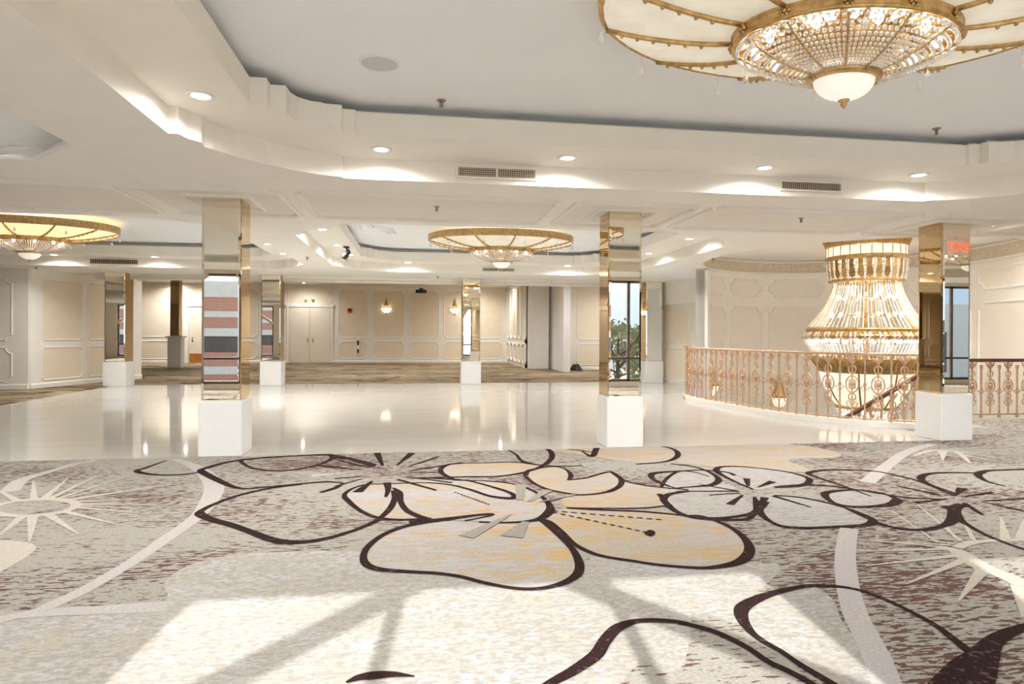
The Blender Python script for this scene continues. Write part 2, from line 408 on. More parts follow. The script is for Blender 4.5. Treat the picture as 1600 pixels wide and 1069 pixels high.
fill(K3, [(0, 150), (150, 132), (330, 130), (480, 140), (590, 160), (635, 178), (580, 190), (430, 195), (500, 230), (520, 245), (400, 240), (250, 222), (160, 225), (60, 215), (0, 205)], 3, .0016)
fill(K3, [(150, 240), (165, 225), (250, 225), (360, 235), (450, 250), (505, 270), (500, 290), (450, 300), (380, 303), (290, 312), (200, 270)], 4)
fill(K3, [(-60, 300), (-40, 270), (0, 245), (70, 235), (130, 250), (155, 275), (225, 305), (230, 330), (310, 395), (240, 415), (150, 424), (60, 420), (0, 400), (-50, 350)], 4, .0016)
fill(K3, [(315, 392), (340, 425), (400, 455), (500, 462), (620, 457), (720, 452), (755, 440), (740, 420), (680, 395), (600, 370), (480, 345), (370, 330), (320, 350)], 4)
fill(K3, [(570, 335), (590, 322), (680, 315), (780, 325), (840, 345), (850, 358), (820, 372), (740, 380), (660, 378), (600, 362)], 4, .0018)
fill(K1, [(-40, 445), (0, 437), (100, 443), (160, 463), (130, 500), (50, 550), (-40, 580)], 6, .0016)
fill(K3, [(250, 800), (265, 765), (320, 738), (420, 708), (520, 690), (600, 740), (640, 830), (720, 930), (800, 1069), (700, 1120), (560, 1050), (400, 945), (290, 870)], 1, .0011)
# --- dark outlines: left flower
ribbon(K1, [(735, 85), (690, 100), (640, 118), (602, 131), (650, 144), (720, 149), (800, 147), (890, 136)], [.03, .05, .07, .09, .06, .045, .04, .05])
ribbon(K1, [(1440, 60), (1350, 62), (1250, 67), (1120, 76), (1000, 93), (910, 118), (885, 130), (920, 152), (985, 184), (1035, 203), (1090, 209), (1200, 200), (1330, 187), (1440, 179), (1512, 184)], [.05, .04, .05, .07, .09, .11, .12, .12, .1, .07, .05, .05, .05, .05, .03])
ribbon(K1, [(1062, 85), (1090, 110), (1140, 124), (1220, 131), (1300, 125), (1390, 107), (1450, 84), (1464, 68), (1440, 59), (1340, 62), (1200, 71), (1110, 77)], [.08, .06, .05, .05, .05, .06, .09, .1, .07, .05, .06, .08], closed=True)
ribbon(K1, [(1330, 190), (1200, 206), (1080, 231), (980, 263), (905, 297), (880, 320), (930, 345), (1020, 370), (1110, 402), (1200, 435), (1290, 446), (1380, 440), (1460, 424), (1523, 405), (1573, 389), (1655, 353), (1700, 318), (1726, 286), (1740, 250), (1735, 218)], [.04, .05, .06, .07, .09, .12, .1, .09, .09, .1, .085, .075, .065, .06, .06, .07, .09, .1, .1, .1])
ribbon(K1, [(1512, 184), (1480, 205), (1412, 226)], [.03, .08, .06])
ribbon(K1, [(1460, 65), (1520, 80)], [.12, .02]); ribbon(K1, [(1390, 105), (1523, 120)], [.08, .05])
# --- flower centre strokes
for a, b, w0, w1 in [((-40, 82), (148, 131), .02, .16), ((163, 78), (186, 132), .12, .05), ((312, 79), (246, 132), .13, .02), ((427, 94), (298, 136), .05, .03), ((525, 120), (310, 153), .07, .03), ((300, 162), (430, 160), .02, .04), ((285, 180), (485, 206), .03, .06), ((250, 192), (417, 239), .06, .05), ((142, 199), (78, 247), .04, .14), ((-20, 188), (105, 178), .05, .03), ((-20, 222), (98, 189), .04, .02), ((-30, 140), (95, 150), .03, .03)]:
    spike(K2, a, b, w0, w1, 5, .0045)
ribbon(K2, [(-60, 80), (0, 90), (70, 105), (130, 120), (148, 133), (110, 135), (40, 120), (-30, 98)], [.03, .03, .04, .05, .08, .05, .04, .03])
# --- centre flower
ribbon(K2, [(530, 122), (470, 128), (437, 146), (445, 168), (490, 190)], [.05, .07, .1, .09, .06])
ribbon(K2, [(530, 122), (640, 120), (760, 118), (850, 129), (950, 135), (1045, 132)], [.04, .04, .05, .06, .04, .03])
ribbon(K2, [(345, 186), (450, 182), (560, 180), (680, 178), (800, 160), (875, 132), (913, 98), (905, 68), (880, 58)], [.03, .04, .045, .045, .06, .08, .11, .12, .06])
ribbon(K2, [(728, 66), (760, 85), (785, 112), (850, 129)], [.05, .06, .08, .05])
ribbon(K2, [(800, 176), (812, 155), (850, 145), (920, 136), (972, 148), (995, 175), (982, 195)], [.09, .08, .05, .045, .06, .09, .04])
ribbon(K2, [(982, 195), (1060, 185), (1110, 171), (1165, 160), (1203, 182), (1212, 206), (1190, 230), (1130, 250), (1040, 258), (960, 248), (890, 232), (835, 207), (800, 178)], [.04, .05, .05, .06, .09, .09, .08, .06, .045, .045, .05, .06, .08])
ribbon(K2, [(200, 211), (360, 206), (470, 214), (560, 235), (640, 262), (720, 273), (752, 268), (735, 250), (660, 225), (560, 199), (460, 189), (345, 184)], [.04, .04, .05, .06, .07, .09, .1, .08, .06, .05, .05, .04])
ribbon(K2, [(490, 196), (620, 198), (740, 210), (830, 240), (885, 280), (907, 315), (888, 345), (850, 365), (780, 375), (700, 378), (600, 375)], [.03, .04, .045, .06, .09, .12, .12, .08, .055, .045, .04])
ribbon(K2, [(200, 211), (110, 215), (50, 235), (22, 260), (40, 285), (90, 325), (160, 355), (260, 365), (380, 360)], [.04, .04, .06, .08, .08, .06, .06, .05, .05])
ribbon(K2, [(205, 205), (210, 235), (200, 268)], [.14, .1, .05]); ribbon(K2, [(232, 228), (258, 250), (265, 290), (290, 325), (340, 350), (390, 364)], [.04, .11, .09, .09, .09, .08])
ribbon(K2, [(300, 378), (380, 372), (480, 360), (600, 345), (656, 342), (640, 350), (540, 370)], [.1, .1, .09, .07, .06, .04, .03])
ribbon(K2, [(430, 369), (380, 375), (280, 395), (190, 430), (125, 480), (104, 525), (120, 560), (180, 580), (300, 589), (420, 596), (520, 610), (620, 636), (720, 656), (810, 664), (900, 656), (980, 630), (1025, 595), (1030, 550), (1000, 490), (940, 430), (885, 382), (858, 362)], [.08, .08, .07, .07, .08, .085, .085, .07, .055, .05, .05, .05, .05, .05, .055, .07, .09, .1, .09, .08, .08, .08])
ribbon(K2, [(860, 365), (905, 378), (960, 422), (1010, 470), (1080, 506), (1150, 526), (1250, 541), (1350, 557), (1440, 566), (1510, 571), (1590, 572), (1690, 556), (1742, 530), (1762, 490), (1735, 440), (1665, 390), (1560, 352), (1484, 347), (1300, 330), (1100, 322), (976, 315)], [.1, .09, .08, .07, .06, .055, .05, .05, .05, .05, .055, .08, .1, .1, .09, .08, .065, .05, .05, .05, .04])
ribbon(K2, [(976, 314), (1100, 316), (1300, 315), (1430, 301)], [.04, .035, .035, .03])
ribbon(K2, [(1500, 240), (1440, 228), (1400, 215), (1350, 192), (1340, 172), (1370, 162), (1484, 155), (1560, 152), (1660, 160), (1700, 175)], [.03, .04, .06, .09, .1, .08, .05, .05, .06, .09])
ribbon(K2, [(1500, 243), (1420, 255), (1393, 277), (1410, 305), (1450, 335), (1500, 352), (1560, 362), (1640, 366), (1750, 362), (1780, 340)], [.05, .08, .1, .08, .06, .06, .06, .06, .06, .06])
ribbon(K2, [(1165, 157), (1220, 195), (1300, 215), (1400, 228), (1500, 236)], [.08, .06, .045, .04, .03])
ribbon(K2, [(1040, 68), (1085, 92), (1104, 60), (1112, 52)], [.03, .1, .12, .06]); ribbon(K2, [(985, 62), (1040, 68), (1105, 78)], [.04, .05, .03])
ribbon(K2, [(1275, 126), (1400, 115), (1452, 92), (1440, 65), (1370, 49), (1200, 52)], [.03, .05, .1, .1, .06, .03])
for a, b, w0, w1 in [((780, 215), (776, 282), .1, .06), ((895, 238), (815, 288), .09, .04), ((735, 345), (545, 440), .02, .12), ((802, 375), (738, 440), .05, .16), ((860, 290), (1010, 258), .02, .04)]:
    spike(K2, a, b, w0, w1, 8, .006)
for a, b in [((495, 247), (650, 303)), ((915, 328), (1400, 367)), ((915, 333), (1340, 425)), ((890, 295), (1000, 258))]:
    for i in range(12):
        t0, t1 = i / 12, (i + .6) / 12
        spike(K2, (a[0] + (b[0] - a[0]) * t0, a[1] + (b[1] - a[1]) * t0), (a[0] + (b[0] - a[0]) * t1, a[1] + (b[1] - a[1]) * t1), .028, .028, 5, .0055)
fill(K2, [(1310, 425), (1335, 410), (1358, 422), (1340, 438)], 5, .0055)
# --- bottom wave and flowers lit by the sun
ribbon(K2, [(860, 1110), (905, 1072), (1000, 1020), (1100, 950), (1140, 890), (1190, 835), (1260, 806), (1350, 799), (1440, 804), (1500, 815)], [.06, .06, .075, .09, .09, .085, .06, .055, .05, .05])
ribbon(K3, [(0, 833), (60, 845), (150, 872), (260, 925), (350, 985), (420, 1018), (500, 1060), (560, 1100)], [.05, .055, .06, .06, .06, .06, .06, .06])
ribbon(K2, [(30, 1066), (90, 1044), (160, 1034), (240, 1032), (325, 1040)], [.02, .06, .07, .05, .01])
ribbon(K3, [(690, 1130), (600, 1072), (480, 1000), (400, 945), (330, 905), (280, 865), (246, 810), (255, 770), (320, 735), (400, 710), (500, 690), (600, 690), (700, 705), (800, 740), (900, 787), (1000, 842), (1080, 903), (1160, 968)], [.07, .07, .06, .055, .06, .075, .1, .1, .08, .06, .05, .045, .045, .05, .055, .06, .07, .09])
ribbon(K3, [(1400, 840), (1346, 852), (1285, 872), (1225, 908), (1190, 960), (1160, 1020), (1120, 1090), (1090, 1150)], [.07, .07, .08, .1, .14, .18, .2, .2])
ribbon(K3, [(1165, 968), (1130, 1000), (1080, 1060), (1030, 1120)], [.12, .15, .17, .17])
# --- right flowers
ribbon(K3, [(290, 312), (200, 272), (150, 242), (165, 225), (250, 224), (360, 235), (450, 250), (507, 270), (500, 290), (450, 300), (375, 304)], [.05, .07, .11, .07, .05, .05, .06, .09, .09, .08, .06])
ribbon(K3, [(-30, 213), (0, 215), (70, 226), (130, 250), (157, 275), (130, 295), (60, 302), (0, 307), (-40, 310)], [.04, .04, .05, .08, .1, .08, .05, .04, .04])
ribbon(K3, [(-66, 302), (-45, 270), (0, 243), (60, 245), (120, 262)], [.05, .06, .05, .04, .03])
ribbon(K3, [(-75, 330), (-40, 370), (0, 402), (60, 421), (150, 425), (240, 416), (300, 402), (335, 360)], [.09, .08, .08, .07, .06, .06, .09, .12])
ribbon(K3, [(310, 392), (340, 425), (400, 455), (500, 463), (620, 458), (720, 453), (758, 440), (740, 420), (680, 395), (600, 370), (480, 345), (372, 336)], [.12, .08, .07, .06, .06, .07, .1, .08, .07, .06, .05, .04])
ribbon(K3, [(570, 335), (590, 322), (680, 315), (780, 325), (840, 345), (850, 358), (820, 372), (740, 380), (660, 378), (600, 362)], [.1, .08, .06, .06, .09, .12, .09, .06, .06, .07], closed=True)
ribbon(K3, [(375, 304), (480, 295), (600, 300), (700, 315), (800, 332), (900, 345), (1020, 350)], [.06, .05, .05, .05, .05, .04, .03])
ribbon(K3, [(750, 340), (640, 298), (560, 272), (506, 250), (560, 238), (650, 236), (760, 241), (850, 258), (930, 278), (1000, 305), (1080, 338)], [.04, .05, .06, .09, .06, .05, .05, .06, .06, .06, .05])
ribbon(K3, [(660, 390), (770, 440), (860, 465), (950, 470), (1030, 455), (1068, 430), (1078, 385), (1110, 372)], [.06, .07, .06, .06, .07, .11, .12, .1])
ribbon(K3, [(1080, 395), (1100, 432), (1150, 465), (1220, 500), (1346, 546), (1420, 560)], [.09, .08, .06, .055, .055, .05])
ribbon(K3, [(1200, 250), (1100, 247), (1010, 248), (960, 255), (944, 270), (970, 290), (1030, 312), (1085, 332)], [.04, .05, .06, .08, .1, .08, .07, .08])
ribbon(K3, [(1400, 232), (1346, 234), (1280, 236), (1200, 240), (1166, 254), (1200, 280), (1275, 300)], [.05, .05, .05, .07, .1, .06, .04])
for a, b, w0, w1 in [((265, 270), (272, 300), .1, .04), ((368, 282), (308, 305), .12, .02), ((80, 292), (235, 320), .03, .05), ((-10, 320), (230, 320), .03, .05), ((120, 335), (238, 327), .04, .03), ((200, 372), (250, 335), .1, .03), ((296, 342), (312, 395), .04, .12), ((337, 344), (318, 385), .1, .05), ((368, 338), (515, 382), .07, .03), ((1106, 308), (1080, 334), .13, .03), ((1225, 324), (1115, 340), .06, .03), ((850, 298), (1020, 335), .03, .05), ((925, 364), (1045, 350), .05, .03), ((1400, 345), (1190, 358), .05, .03), ((1112, 366), (1185, 412), .07, .04), ((1035, 385), (1112, 374), .12, .06), ((1400, 410), (1180, 360), .05, .02)]:
    spike(K3, a, b, w0, w1, 5, .0045)
# --- cream starbursts
ring = [(150 + 185 * math.cos(2 * pi * i / 16), 292 - 36 * math.sin(2 * pi * i / 16) - 10 * math.cos(2 * pi * i / 16)) for i in range(16)]
ribbon(K1, ring, .07, 6, .0026, closed=True)
for b, w in [((147, 174), .09), ((300, 163), .1), ((432, 150), .09), ((550, 160), .08), ((880, 172), .12), ((700, 200), .06), ((762, 244), .06), ((745, 279), .06), ((650, 319), .07), ((600, 298), .05), ((516, 367), .09), ((347, 411), .11), ((130, 442), .12), ((-10, 420), .12), ((-30, 205), .1), ((640, 165), .05), ((30, 330), .05)]:
    dx, dy = b[0] - 150, (b[1] - 290) * 4.6; L = math.hypot(dx, dy)
    a = (150 + 175 * dx / L, 290 + 36 * dy / L - 10 * dx / L); spike(K1, a, b, w * .6, .010)
fill(K1, [(-30, 300), (60, 270), (160, 258), (260, 262), (300, 275), (250, 300), (120, 322), (-30, 335)], 0, .0027)
star = [(1000, 538), (1080, 552), (1140, 590), (1200, 622), (1280, 652), (1360, 690)]
ribbon(K3, star, [.02, .1, .13, .13, .13, .13], 6, .0026)
ribbon(K3, [(1085, 540), (1140, 520), (1220, 512), (1346, 508), (1420, 506)], [.06, .06, .05, .05, .05], 6, .0026)
for a, b, w in [((1060, 540), (628, 500), .05), ((1040, 545), (690, 555), .06), ((1090, 570), (728, 611), .08), ((1120, 585), (888, 681), .1), ((1190, 620), (1092, 747), .13), ((1060, 530), (700, 512), .04), ((1070, 525), (790, 478), .04), ((1100, 515), (930, 370), .05), ((1150, 510), (1092, 402), .06), ((1275, 510), (1256, 420), .12), ((1330, 505), (1346, 430), .1), ((1330, 690), (1340, 810), .16), ((1010, 520), (830, 395), .035), ((1080, 505), (1020, 420), .035), ((1060, 510), (640, 470), .03)]:
    spike(K3, a, b, w * .55, .010)
ribbon(K3, [(915, 182), (975, 163), (1030, 160), (1085, 166), (1135, 208)], [.04, .08, .09, .08, .03], 6, .0026)
for a, b, w in [((1030, 162), (1030, 200), .1), ((1080, 160), (1346, 158), .06), ((1090, 165), (1346, 180), .06), ((1100, 168), (1346, 203), .06), ((1100, 175), (1300, 218), .05), ((1060, 155), (1346, 140), .05), ((980, 160), (920, 183), .05)]:
    spike(K3, a, b, w, .01)
tag(cp.build('floor_carpet', [M[c] for c in CARPETS]), 'greige patterned carpet with large dark-outlined flowers in front of the mirrored columns', 'carpet', kind='structure')

fc = MB(); fc.poly([(-16, YE), (-7.45, YE), (-7.45, 17.4), (9.5, 17.4), (9.5, 29.7), (-16, 29.7)], 0, mi=0)
layer[0] = 0
def fribbon(p, w, mi):
    q = catmull(p, 5); v = []
    for i, a in enumerate(q):
        b, c = q[max(i - 1, 0)], q[min(i + 1, len(q) - 1)]; t = Vector((c[0] - b[0], c[1] - b[1])).normalized()
        for s in (-1, 1): v.append((a[0] - t.y * w / 2 * s, a[1] + t.x * w / 2 * s, .003))
    fc.add(v, [(2 * i, 2 * i + 1, 2 * i + 3, 2 * i + 2) for i in range(len(q) - 1)], mi)
for i in range(46):
    x, y = random.uniform(-11, 7.5), random.uniform(18, 28.5)
    fribbon([(x, y), (x + random.uniform(.2, .5), y + random.uniform(-.3, .3)), (x + random.uniform(.5, 1.0), y + random.uniform(-.5, .5))], random.uniform(.05, .16), 1)
fribbon([(-4.6, 19.6), (-2.6, 19.9), (-1.9, 20.8), (-3.0, 21.6), (-5, 21.9)], .16, 2)
fribbon([(-1.5, 19.3), (1.5, 19.0), (4.2, 19.6)], .14, 2); fribbon([(-9.6, 14.0), (-8.9, 14.6), (-8.0, 15.6)], .14, 1); fribbon([(-10, 13.3), (-8.6, 13.9), (-7.7, 14.3)], .09, 1)
tag(fc.build('floor_carpet', [M['carpet_far'], M['carpet_dark'], M['carpet_cream']]), 'tan and brown streaked carpet beyond the tile floor along the far wall', 'carpet', kind='structure')

# ------------------------------------------------------------------ ceilings
LOW_C = [(0, -1.2), (.07, -1.2), (.1, -1.08), (.17, -1.0), (.15, -.87), (.2, -.82), (.32, -.63), (.52, -.41), (.77, -.21), (.94, -.11), (1.13, -.05), (1.13, 0), (1.2, 0)]
UP_C = [(0, -.63), (.12, -.63), (.12, -.5), (.23, -.5), (.235, -.36), (.27, -.28), (.36, -.2), (.48, -.155), (.6, -.15), (.6, -.05), (.7, -.05), (.7, 0)]
def tray_loop(x0, x1, y0, y1, cor):
    fl = [(x0 + a, y1 + b) for a, b in cor]; fr = [(x1 - a, y1 + b) for a, b in reversed(cor)]
    nr = [(x1 - a, y0 - b) for a, b in cor]; nl = [(x0 + a, y0 - b) for a, b in reversed(cor)]
    return fl + fr + nr + nl
holes = []
def tray(name, label, L, U, zu=ZU):
    """low lip L, soffit, upper lip U, cove and the white ceiling above"""
    holes.append(L)
    a = MB(); a.wallstrip(L, ZC, ZM, mi=0); a.poly(L, ZM, [U], mi=1)
    cx = sum(p[0] for p in U) / len(U); cy = sum(p[1] for p in U) / len(U)
    xs = [p[0] for p in U]; ys = [p[1] for p in U]
    sx, sy = (max(xs) - min(xs)) / 2, (max(ys) - min(ys)) / 2
    U2 = [(cx + (p[0] - cx) * (1 + .06 / sx), cy + (p[1] - cy) * (1 + .06 / sy)) for p in U]
    a.wallstrip(U, ZM, ZL, mi=1); a.poly(U2, ZL, [U], mi=1); a.wallstrip(U2, ZM + .005, ZL, mi=3)
    bx = [p[0] for p in L]; by = [p[1] for p in L]; x0, x1, y0, y1 = min(bx), max(bx), min(by), max(by)
    o = .02
    a.add([(x0 - o, y0 - o, zu), (x1 + o, y0 - o, zu), (x1 + o, y1 + o, zu), (x0 - o, y1 + o, zu)], [(0, 1, 2, 3)], 2)
    R = [(x0 - o, y0 - o), (x1 + o, y0 - o), (x1 + o, y1 + o), (x0 - o, y1 + o)]
    a.wallstrip(R, ZC + .001, zu, mi=3)
    a.wallstrip([(cx + (p[0] - cx) * (1 + .22 / sx), cy + (p[1] - cy) * (1 + .22 / sy)) for p in U], ZM + .004, zu, mi=3)
    return struct(name, a, [M['ceiling'], M['soffit'], M['ceiling_white'], M['cove']], label, 'ceiling')
tray('ceiling_2', 'large stepped tray ceiling over the flowered carpet', tray_loop(-1.82, 6.62, .34, 6.26, LOW_C), tray_loop(-1.21, 6.01, 1.1, 5.53, UP_C))
tray('ceiling_3', 'stepped tray ceiling around the chandelier above the middle of the tile floor', tray_loop(-1.8, 5.07, 8.8, 15.62, LOW_C), tray_loop(-1.2, 4.3, 9.4, 14.9, UP_C))
tray('ceiling_4', 'stepped tray ceiling around the amber chandelier', tray_loop(-10.75, -2.42, 8.8, 15.62, LOW_C), tray_loop(-10.1, -3.05, 9.4, 14.9, UP_C))
tray('ceiling_5', 'stepped tray ceiling beside the exit sign', tray_loop(8.2, 14.6, .34, 6.26, LOW_C), tray_loop(8.8, 14.0, 1.1, 5.53, UP_C))
# bright white coved recess at upper left
Lw = [(-2.69, .4), (-2.69, 5.49), (-3.25, 6.08), (-3.31, 6.05), (-3.36, 6.05), (-3.44, 6.03), (-3.6, 6.1), (-3.7, 6.2), (-9, 6.2), (-9, .4)]
holes.append(Lw)
w_ = MB(); prof = [(0, 2.82), (.03, 2.835), (.01, 2.85), (-.06, 2.88), (-.075, 2.91), (-.03, 2.93), (-.045, 2.95), (.02, 2.97)]
def shrink(L, d):
    cx, cy = -5.9, 3.3
    return [(p[0] + (d if p[0] < cx else -d), p[1] + (d if p[1] < cy else -d)) for p in L]
prev = None
for d, z in prof:
    q = shrink(Lw, d); n = len(q)
    if prev:
        w_.add([(p[0], p[1], prev[1]) for p in prev[0]] + [(p[0], p[1], z) for p in q], [(i, (i + 1) % n, n + (i + 1) % n, n + i) for i in range(n)], 0)
    prev = (q, z)
w_.poly(prev[0], 2.97, mi=1)
struct('ceiling_6', w_, [M['white_paint'], M['ceiling_white']], 'white coved ceiling recess left of the large tray', 'ceiling')
# rotunda recess
NQ = 72
rl = [rot_pt(2 * pi * i / NQ) for i in range(NQ)]
holes.append(rl)
r_ = MB(); r_.wallstrip(rl, ZC, 2.86, mi=0, smooth=True); r_.wallstrip(rl, 2.86, 3.10, mi=1, smooth=True); r_.wallstrip(rl, 3.10, 3.16, mi=0, smooth=True); r_.poly(rl, 3.16, mi=2)
r_.tube([(p[0] + (RC[0] - p[0]) * .006, p[1] + (RC[1] - p[1]) * .006, 2.84) for p in rl], .028, 6, True, 0)
r_.tube([(p[0] + (RC[0] - p[0]) * .006, p[1] + (RC[1] - p[1]) * .006, 3.11) for p in rl], .025, 6, True, 0)
struct('ceiling_7', r_, [M['trim'], M['frieze'], M['ceiling']], 'round ceiling recess with ornamental frieze above the stair opening', 'ceiling')
lowc = MB(); lowc.poly([(-16, -1.2), (16, -1.2), (16, YH), (-16, YH)], ZC, holes, mi=0)
struct('ceiling', lowc, M['ceiling'], 'low cream ceiling between the trays', 'ceiling')
struct('ceiling_8', MB().poly([(-16, YH), (9.5, YH), (9.5, 29.7), (-16, 29.7)], ZFAR), M['ceiling_panel'], 'tan ceiling of the far alcove', 'ceiling')

# ------------------------------------------------------------------ panel mouldings
def notch_loop(u0, u1, z0, z1, n, arc=4):
    """rectangle with concave corners"""
    L = []
    for (cx, cz, q0) in ((u0, z0, pi / 2), (u1, z0, pi), (u1, z1, 1.5 * pi), (u0, z1, 0)):
        pass
    def cor(cx, cz, a0, a1):
        return [(cx + n * math.cos(a0 + (a1 - a0) * i / arc), cz + n * math.sin(a0 + (a1 - a0) * i / arc)) for i in range(arc + 1)]
    L += cor(u0, z0, pi / 2, 0); L += cor(u1, z0, pi, pi / 2); L += cor(u1, z1, 1.5 * pi, pi); L += cor(u0, z1, 2 * pi, 1.5 * pi)
    return L
def subdiv(L, mx):
    out = []
    for i, p in enumerate(L):
        q = L[(i + 1) % len(L)]; d = math.hypot(q[0] - p[0], q[1] - p[1]); k = max(1, int(math.ceil(d / mx)))
        out += [(p[0] + (q[0] - p[0]) * j / k, p[1] + (q[1] - p[1]) * j / k) for j in range(k)]
    return out
def moulding(mb, f, loop, w=.04, d=.02, mi=0, mx=9.0):
    """raised moulding around a loop given in wall coordinates; f(u, z, out) -> room"""
    loop = subdiv(loop, mx); n = len(loop); rings = []
    def off(k):
        o = []
        for i, p in enumerate(loop):
            a = Vector(loop[i - 1]); b = Vector(loop[(i + 1) % n]); pv = Vector(p)
            t1 = (pv - a).normalized() if (pv - a).length > 1e-9 else Vector((1, 0)); t2 = (b - pv).normalized() if (b - pv).length > 1e-9 else t1
            n1 = Vector((-t1.y, t1.x)); n2 = Vector((-t2.y, t2.x)); m = n1 + n2
            m = m.normalized() if m.length > 1e-6 else n1
            s = 1 / max(.5, m.dot(n1)); o.append((p[0] + m.x * k * s, p[1] + m.y * k * s))
        return o
    for k, h in ((0, 0), (w * .15, d * .8), (w * .5, d), (w * .85, d * .6), (w, 0)): rings.append([f(p[0], p[1], h) for p in off(k)])
    v = [p for r in rings for p in r]
    mb.add(v, [(j * n + i, j * n + (i + 1) % n, (j + 1) * n + (i + 1) % n, (j + 1) * n + i) for j in range(4) for i in range(n)], mi)
    return off(w * .5)
def panel_face(mb, f, loop, h, mi, mx=9.0):
    cu = sum(p[0] for p in loop) / len(loop); cz = sum(p[1] for p in loop) / len(loop)
    us = sorted(set([round(p[0], 5) for p in loop])); u0, u1 = us[0], us[-1]
    # strips along u so that a curved wall stays smooth
    k = max(1, int(math.ceil((u1 - u0) / mx)))
    if k == 1:
        tris = tessellate_polygon([[Vector((p[0], p[1], 0)) for p in loop]]); mb.add([f(p[0], p[1], h) for p in loop], tris, mi)
    else:
        z0 = min(p[1] for p in loop); z1 = max(p[1] for p in loop)
        nn = min(abs(p[1] - z0) for p in loop if p[0] < u0 + 1e-4) or .02
        cuts = [u0, u0 + nn] + [u0 + nn + (u1 - u0 - 2 * nn) * i / k for i in range(1, k)] + [u1 - nn, u1]
        v = []
        for c in cuts:
            e = nn if c in (u0, u1) else 0
            v += [f(c, z0 + e, h), f(c, z1 - e, h)]
        mb.add(v, [(2 * i, 2 * i + 2, 2 * i + 3, 2 * i + 1) for i in range(len(cuts) - 1)], mi, True)
def flat_wall(p0, p1):
    """wall from p0 to p1 (seen with its face to the right of the walking direction reversed)"""
    d = Vector((p1[0] - p0[0], p1[1] - p0[1])).normalized(); nrm = Vector((d.y, -d.x))
    return lambda u, z, h: (p0[0] + d.x * u + nrm.x * h, p0[1] + d.y * u + nrm.y * h, z)
def panelled(mb, f, panels, n=.1, w=.045, d=.022, mi_t=0, mi_p=1, mx=9.0):
    for (u0, u1, z0, z1) in panels:
        L = notch_loop(u0, u1, z0, z1, n); inner = moulding(mb, f, L, w, d, mi_t, mx); panel_face(mb, f, inner, .004, mi_p, mx)
def two_row(us, zt, z_rail=(.98, 1.12), zb=.16, gap=.1):
    P = []
    for u0, u1 in us: P += [(u0, u1, zb, z_rail[0]), (u0, u1, z_rail[1], zt)]
    return P
def slab_wall(mb, p0, p1, z0, z1, t, mi=0):
    d = Vector((p1[0] - p0[0], p1[1] - p0[1])).normalized(); nrm = Vector((d.y, -d.x))
    v = []
    for z in (z0, z1):
        for p, k in ((p0, 0), (p1, 0), (p1, -t), (p0, -t)): v.append((p[0] + nrm.x * k, p[1] + nrm.y * k, z))
    mb.add(v, [(0, 1, 5, 4), (1, 2, 6, 5), (2, 3, 7, 6), (3, 0, 4, 7), (4, 5, 6, 7), (3, 2, 1, 0)], mi)
def skirting(mb, p0, p1, h=.12, t=.03, mi=0):
    d = Vector((p1[0] - p0[0], p1[1] - p0[1])).normalized(); nrm = Vector((d.y, -d.x))
    v = []
    for k, z in ((0, 0), (t, 0), (t, h * .75), (t * .4, h), (0, h)):
        for p in (p0, p1): v.append((p[0] + nrm.x * k, p[1] + nrm.y * k, z))
    mb.add(v, [(0, 1, 3, 2), (2, 3, 5, 4), (4, 5, 7, 6), (6, 7, 9, 8), (0, 2, 4, 6, 8), (1, 9, 7, 5, 3)], mi)

# ceiling mouldings along the column row: one trim for each panel field
fz = lambda u, y, h: (u, y, ZC - h)
fields = [(-7.3, -5.9), (-5.78, -3.0), (-2.86, -1.4), (-1.27, 1.6), (1.74, 3.22), (3.36, 6.1), (6.24, 7.62), (7.76, 10.5), (10.64, 13.3)]
for i, (a, b) in enumerate(fields):
    mb = MB()
    if 7.7 < a < 10.6: ylim = 8.0
    else: ylim = 8.36
    L = notch_loop(a, b, 6.84, ylim, .09); inner = moulding(mb, fz, L, .06, .04, 0); 
    panel_face(mb, fz, inner, .003, 1)
    struct('trim_%d' % (2 + i), mb, [M['trim'], M['ceiling_panel']], 'notched ceiling panel moulding over the front column row, field %s' % ['beyond the amber chandelier', 'left of the brick-reflecting column', 'around the brick-reflecting column', 'between the brick and sky reflecting columns', 'around the sky-reflecting column', 'before the stair opening', 'around the carpet-side column', 'beyond the carpet-side column', 'farthest to the side'][i], 'trim')

# ------------------------------------------------------------------ walls
# far wall
wl = MB(); slab_wall(wl, (-16, YFAR), (4.2, YFAR), 0, ZFAR, .2, 0)
fw = flat_wall((-16, YFAR), (4.2, YFAR))
us = [(-2.9, -2.9 + .01)]
stiles = [-3.55, -2.05, -.42, 1.16, 2.72, 4.1]
cols = [(stiles[i] + .1 + 16, stiles[i + 1] - .1 + 16) for i in range(5)]
panelled(wl, fw, two_row(cols, 3.3), n=.12)
panelled(wl, fw, two_row([(16 - 14.5, 16 - 12.9), (16 - 12.7, 16 - 10.25), (16 - 7.9, 16 - 6.9), (16 - 6.8, 16 - 5.85)], 3.3), n=.12)
panelled(wl, fw, [(16 - 10.05, 16 - 8.05, 2.68, 3.3)], n=.1); panelled(wl, fw, [(16 - 5.65, 16 - 3.7, 2.62, 3.3)], n=.1)
skirting(wl, (-16, YFAR), (-9.95, YFAR)); skirting(wl, (-8.2, YFAR), (-5.7, YFAR)); skirting(wl, (-3.68, YFAR), (4.2, YFAR))
struct('wall_far', wl, [M['trim'], M['panel']], 'tan panelled far wall carrying the two lit sconces', 'wall')
